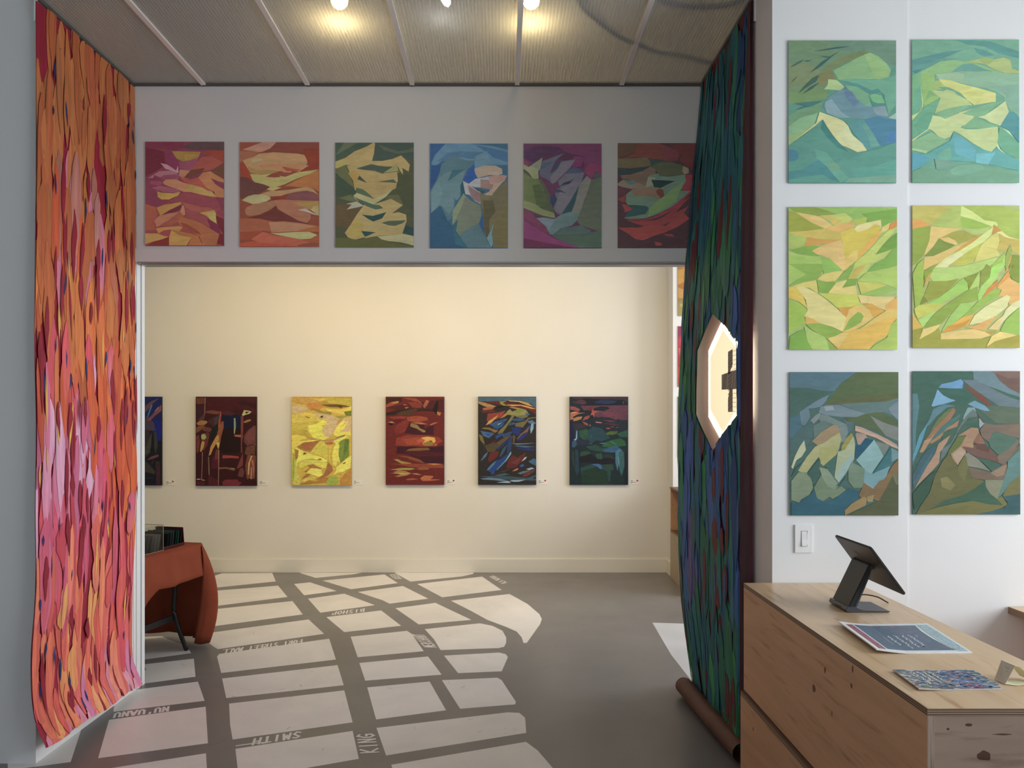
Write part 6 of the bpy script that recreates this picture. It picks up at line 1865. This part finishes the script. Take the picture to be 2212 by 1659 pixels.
# long drape on the far side, flaring at the corner
TOPc = [Ac+bv*1.22, Ac+bv*.9, Ac+bv*.6, Ac+bv*.36, Ac+bv*.18, Ac+bv*.05, Ac, Ac, Ac+av*.004]
MID = [(Ac+bv*1.22+Vector((0, .05, 0)), .38), (Ac+bv*.9+Vector((0, .10, 0)), .38), (Ac+bv*.6+Vector((0, .09, 0)), .38), (Ac+bv*.36+Vector((0, .13, 0)), .38), (Ac+bv*.18+Vector((0, .10, 0)), .38), (Vector((-2.10, 5.21, 0)), .38), (Vector((-2.00, 5.17, 0)), .37), (Vector((-1.965, 5.08, 0)), .40), (Vector((-2.03, 5.02, 0)), .50)]
BOT = [(Ac+bv*1.22+Vector((0, .08, 0)), .04), (Ac+bv*.9+Vector((0, .20, 0)), .035), (Ac+bv*.6+Vector((0, .17, 0)), .04), (Ac+bv*.36+Vector((0, .24, 0)), .035), (Ac+bv*.18+Vector((0, .19, 0)), .035), (Vector((-2.19, 5.30, 0)), .03), (Vector((-2.10, 5.24, 0)), .03), (Vector((-2.055, 5.16, 0)), .03), (Vector((-2.12, 5.10, 0)), .05)]
T_ = spline([Vector((p.x, p.y, zt)) for p in TOPc], 5); M_ = spline([Vector((p.x, p.y, z)) for p, z in MID], 5); B2 = spline([Vector((p.x, p.y, z)) for p, z in BOT], 5)
rows = []
for i_, (a, m_, b) in enumerate(zip(T_, M_, B2)):
    c_ = m_*2-(a+b)/2; w_ = .020*math.sin(i_*.95)+.008*math.sin(i_*2.3+1); rows.append([a*(1-q)**2+c_*2*q*(1-q)+b*q*q+Vector((w_*.6*q, w_*q, 0)) for q in [k/12 for k in range(13)]])
grid(bm, rows)
bmesh.ops.remove_doubles(bm, verts=bm.verts[:], dist=.0005)
o = link('tablecloth', bm, M_cloth, None, True); c = Vector((Ac.x-.5, Ac.y-.2, .03)); o.data.transform(Matrix.Translation(-c)); o.location = c
sd = o.modifiers.new('thickness', 'SOLIDIFY'); sd.thickness = .0016; sd.offset = 1
tag(o, 'rust-red cotton cloth draped over the folding table', 'tablecloth')
# ---- on the table: clear donation box and a bin of sleeved prints
zs_ = .7485
def lp2(s, q, z=0): p = Ac+av*s+bv*q; return Vector((p.x, p.y, zs_+z))
def lbox(bm, s0, s1, q0, q1, z0, z1):
    prism(bm, [lp2(s0, q0, z0), lp2(s1, q0, z0), lp2(s1, q1, z0), lp2(s0, q1, z0)], (0, 0, z1-z0))
M_acr = mat('clear_acrylic', (.9, .92, .9), .03, 0, .5); nt, N, B_, L = nodes(M_acr)
tr = N('ShaderNodeBsdfTransparent'); tr.inputs[0].default_value = (.93, .94, .93, 1); gl = N('ShaderNodeBsdfGlossy'); gl.inputs['Roughness'].default_value = .03
fr = N('ShaderNodeMath', operation='MULTIPLY'); fr.inputs[1].default_value = .3; lw = N('ShaderNodeLayerWeight'); lw.inputs[0].default_value = .15; L(lw.outputs['Facing'], fr.inputs[0]); mxs = N('ShaderNodeMixShader')
L(fr.outputs[0], mxs.inputs[0]); L(tr.outputs[0], mxs.inputs[1]); L(gl.outputs[0], mxs.inputs[2]); L(mxs.outputs[0], nt.nodes['Material Output'].inputs[0])
M_aedge = mat('acrylic_edge', (.32, .28, .20), .3)
t = thing('acrylic_box', lp2(.46, .14), 'clear acrylic open box on the rust-red cloth, holding grey cards', 'box')
s0, s1, q0, q1, hh = .335, .555, .035, .25, .165
bm = bmesh.new()
lbox(bm, s0, s1, q0, q0+.003, 0, hh); lbox(bm, s0, s1, q1-.003, q1, 0, hh); lbox(bm, s0, s0+.003, q0+.0032, q1-.0032, 0, hh); lbox(bm, s1-.003, s1, q0+.0032, q1-.0032, 0, hh)
link('walls', bm, M_acr, t)
bm = bmesh.new()
for s, q in ((s0, q0), (s0, q1), (s1, q0), (s1, q1)): tube(bm, [lp2(s, q, 0), lp2(s, q, hh)], .0022, 6)
for z in (.002, hh):
    cs = [lp2(s0, q0, z), lp2(s1, q0, z), lp2(s1, q1, z), lp2(s0, q1, z)]
    for k in range(4): tube(bm, [cs[k], cs[(k+1) % 4]], .0018, 6)
link('edges', bm, M_aedge, t)
M_card = mat('grey_card', (.23, .21, .19), .6); M_card2 = mat('dark_grey_card', (.10, .10, .10), .55)
for i in range(5):
    bm = bmesh.new(); s = s0+.03+i*.035
    prism(bm, [lp2(s, q0+.012, .0015), lp2(s, q1-.012, .0015), lp2(s-.022, q1-.012, .105), lp2(s-.022, q0+.012, .105)], tuple((av*.0016)))
    o = link('card', bm, M_card if i < 2 else M_card2); c = lp2(s, .14); o.data.transform(Matrix.Translation(-c)); o.location = c
    tag(o, ('light grey card closest to the maroon bin, inside the acrylic box', 'light grey card second from the maroon bin, inside the acrylic box', 'dark grey card in the middle of the acrylic box', 'dark grey card behind the middle one in the acrylic box', 'dark grey card farthest from the maroon bin, inside the acrylic box')[i], 'card', 'cards in the acrylic box')
t = thing('print_bin', lp2(.2, .15), 'dark maroon bin of sleeved prints on the rust-red cloth beside the acrylic box', 'bin')
M_mar = mat('maroon_plastic', (.06, .008, .012), .3)
bm = bmesh.new(); s0, s1, q0, q1 = .10, .315, .055, .27
prism(bm, [lp2(s0, q0, .0005), lp2(s0, q1, .0005), lp2(s0+.012, q1, .118), lp2(s0+.012, q0, .118)], tuple(av*.003))
lbox(bm, s0, s1, q0, q1, .0005, .004); lbox(bm, s0, s1, q0, q0+.002, .004, .016); link('bin_body', bm, M_mar, t)
for i in range(6):
    bm = bmesh.new(); s = s0+.03+i*.026
    prism(bm, [lp2(s, q0+.006, .005), lp2(s, q1-.01, .005), lp2(s-.012, q1-.01, .104-.004*(i % 3)), lp2(s-.012, q0+.006, .104-.004*(i % 3))], tuple(av*.004))
    cl = ((.012, .012, .014), (.01, .07, .055), (.015, .015, .016), (.05, .05, .052), (.012, .03, .028), (.01, .01, .01))[i]
    o = link('sleeved_print', bm, mat('print_sleeve_%d' % i, cl, .15)); c = lp2(s, .16); o.data.transform(Matrix.Translation(-c)); o.location = c
    tag(o, ('black sleeved print nearest the far end of the maroon bin', 'dark teal sleeved print in the maroon bin', 'plain black sleeved print in the middle of the maroon bin', 'dark grey sleeved print in the maroon bin', 'green-black sleeved print in the maroon bin', 'black sleeved print nearest the acrylic box in the maroon bin')[i], 'print', 'sleeved prints in the maroon bin')
# warm gallery lamps of the back room
def spot(x, y, z, tx, ty, tz, e, col, size=1.2, blend=1.0):
    l = bpy.data.lights.new('gallery_lamp', 'SPOT'); l.energy = e; l.color = col; l.spot_size = size; l.spot_blend = blend; l.shadow_soft_size = .12
    o = bpy.data.objects.new('gallery_lamp', l); COL.objects.link(o); o.location = (x, y, z)
    o.rotation_euler = (Vector((tx, ty, tz))-Vector((x, y, z))).to_track_quat('-Z', 'Y').to_euler()
for x in (-2.6, -1.2, .3): spot(x, 5.4, 3.95, x, 7.6, 1.2, 96, (1.0, .78, .44), 1.9)
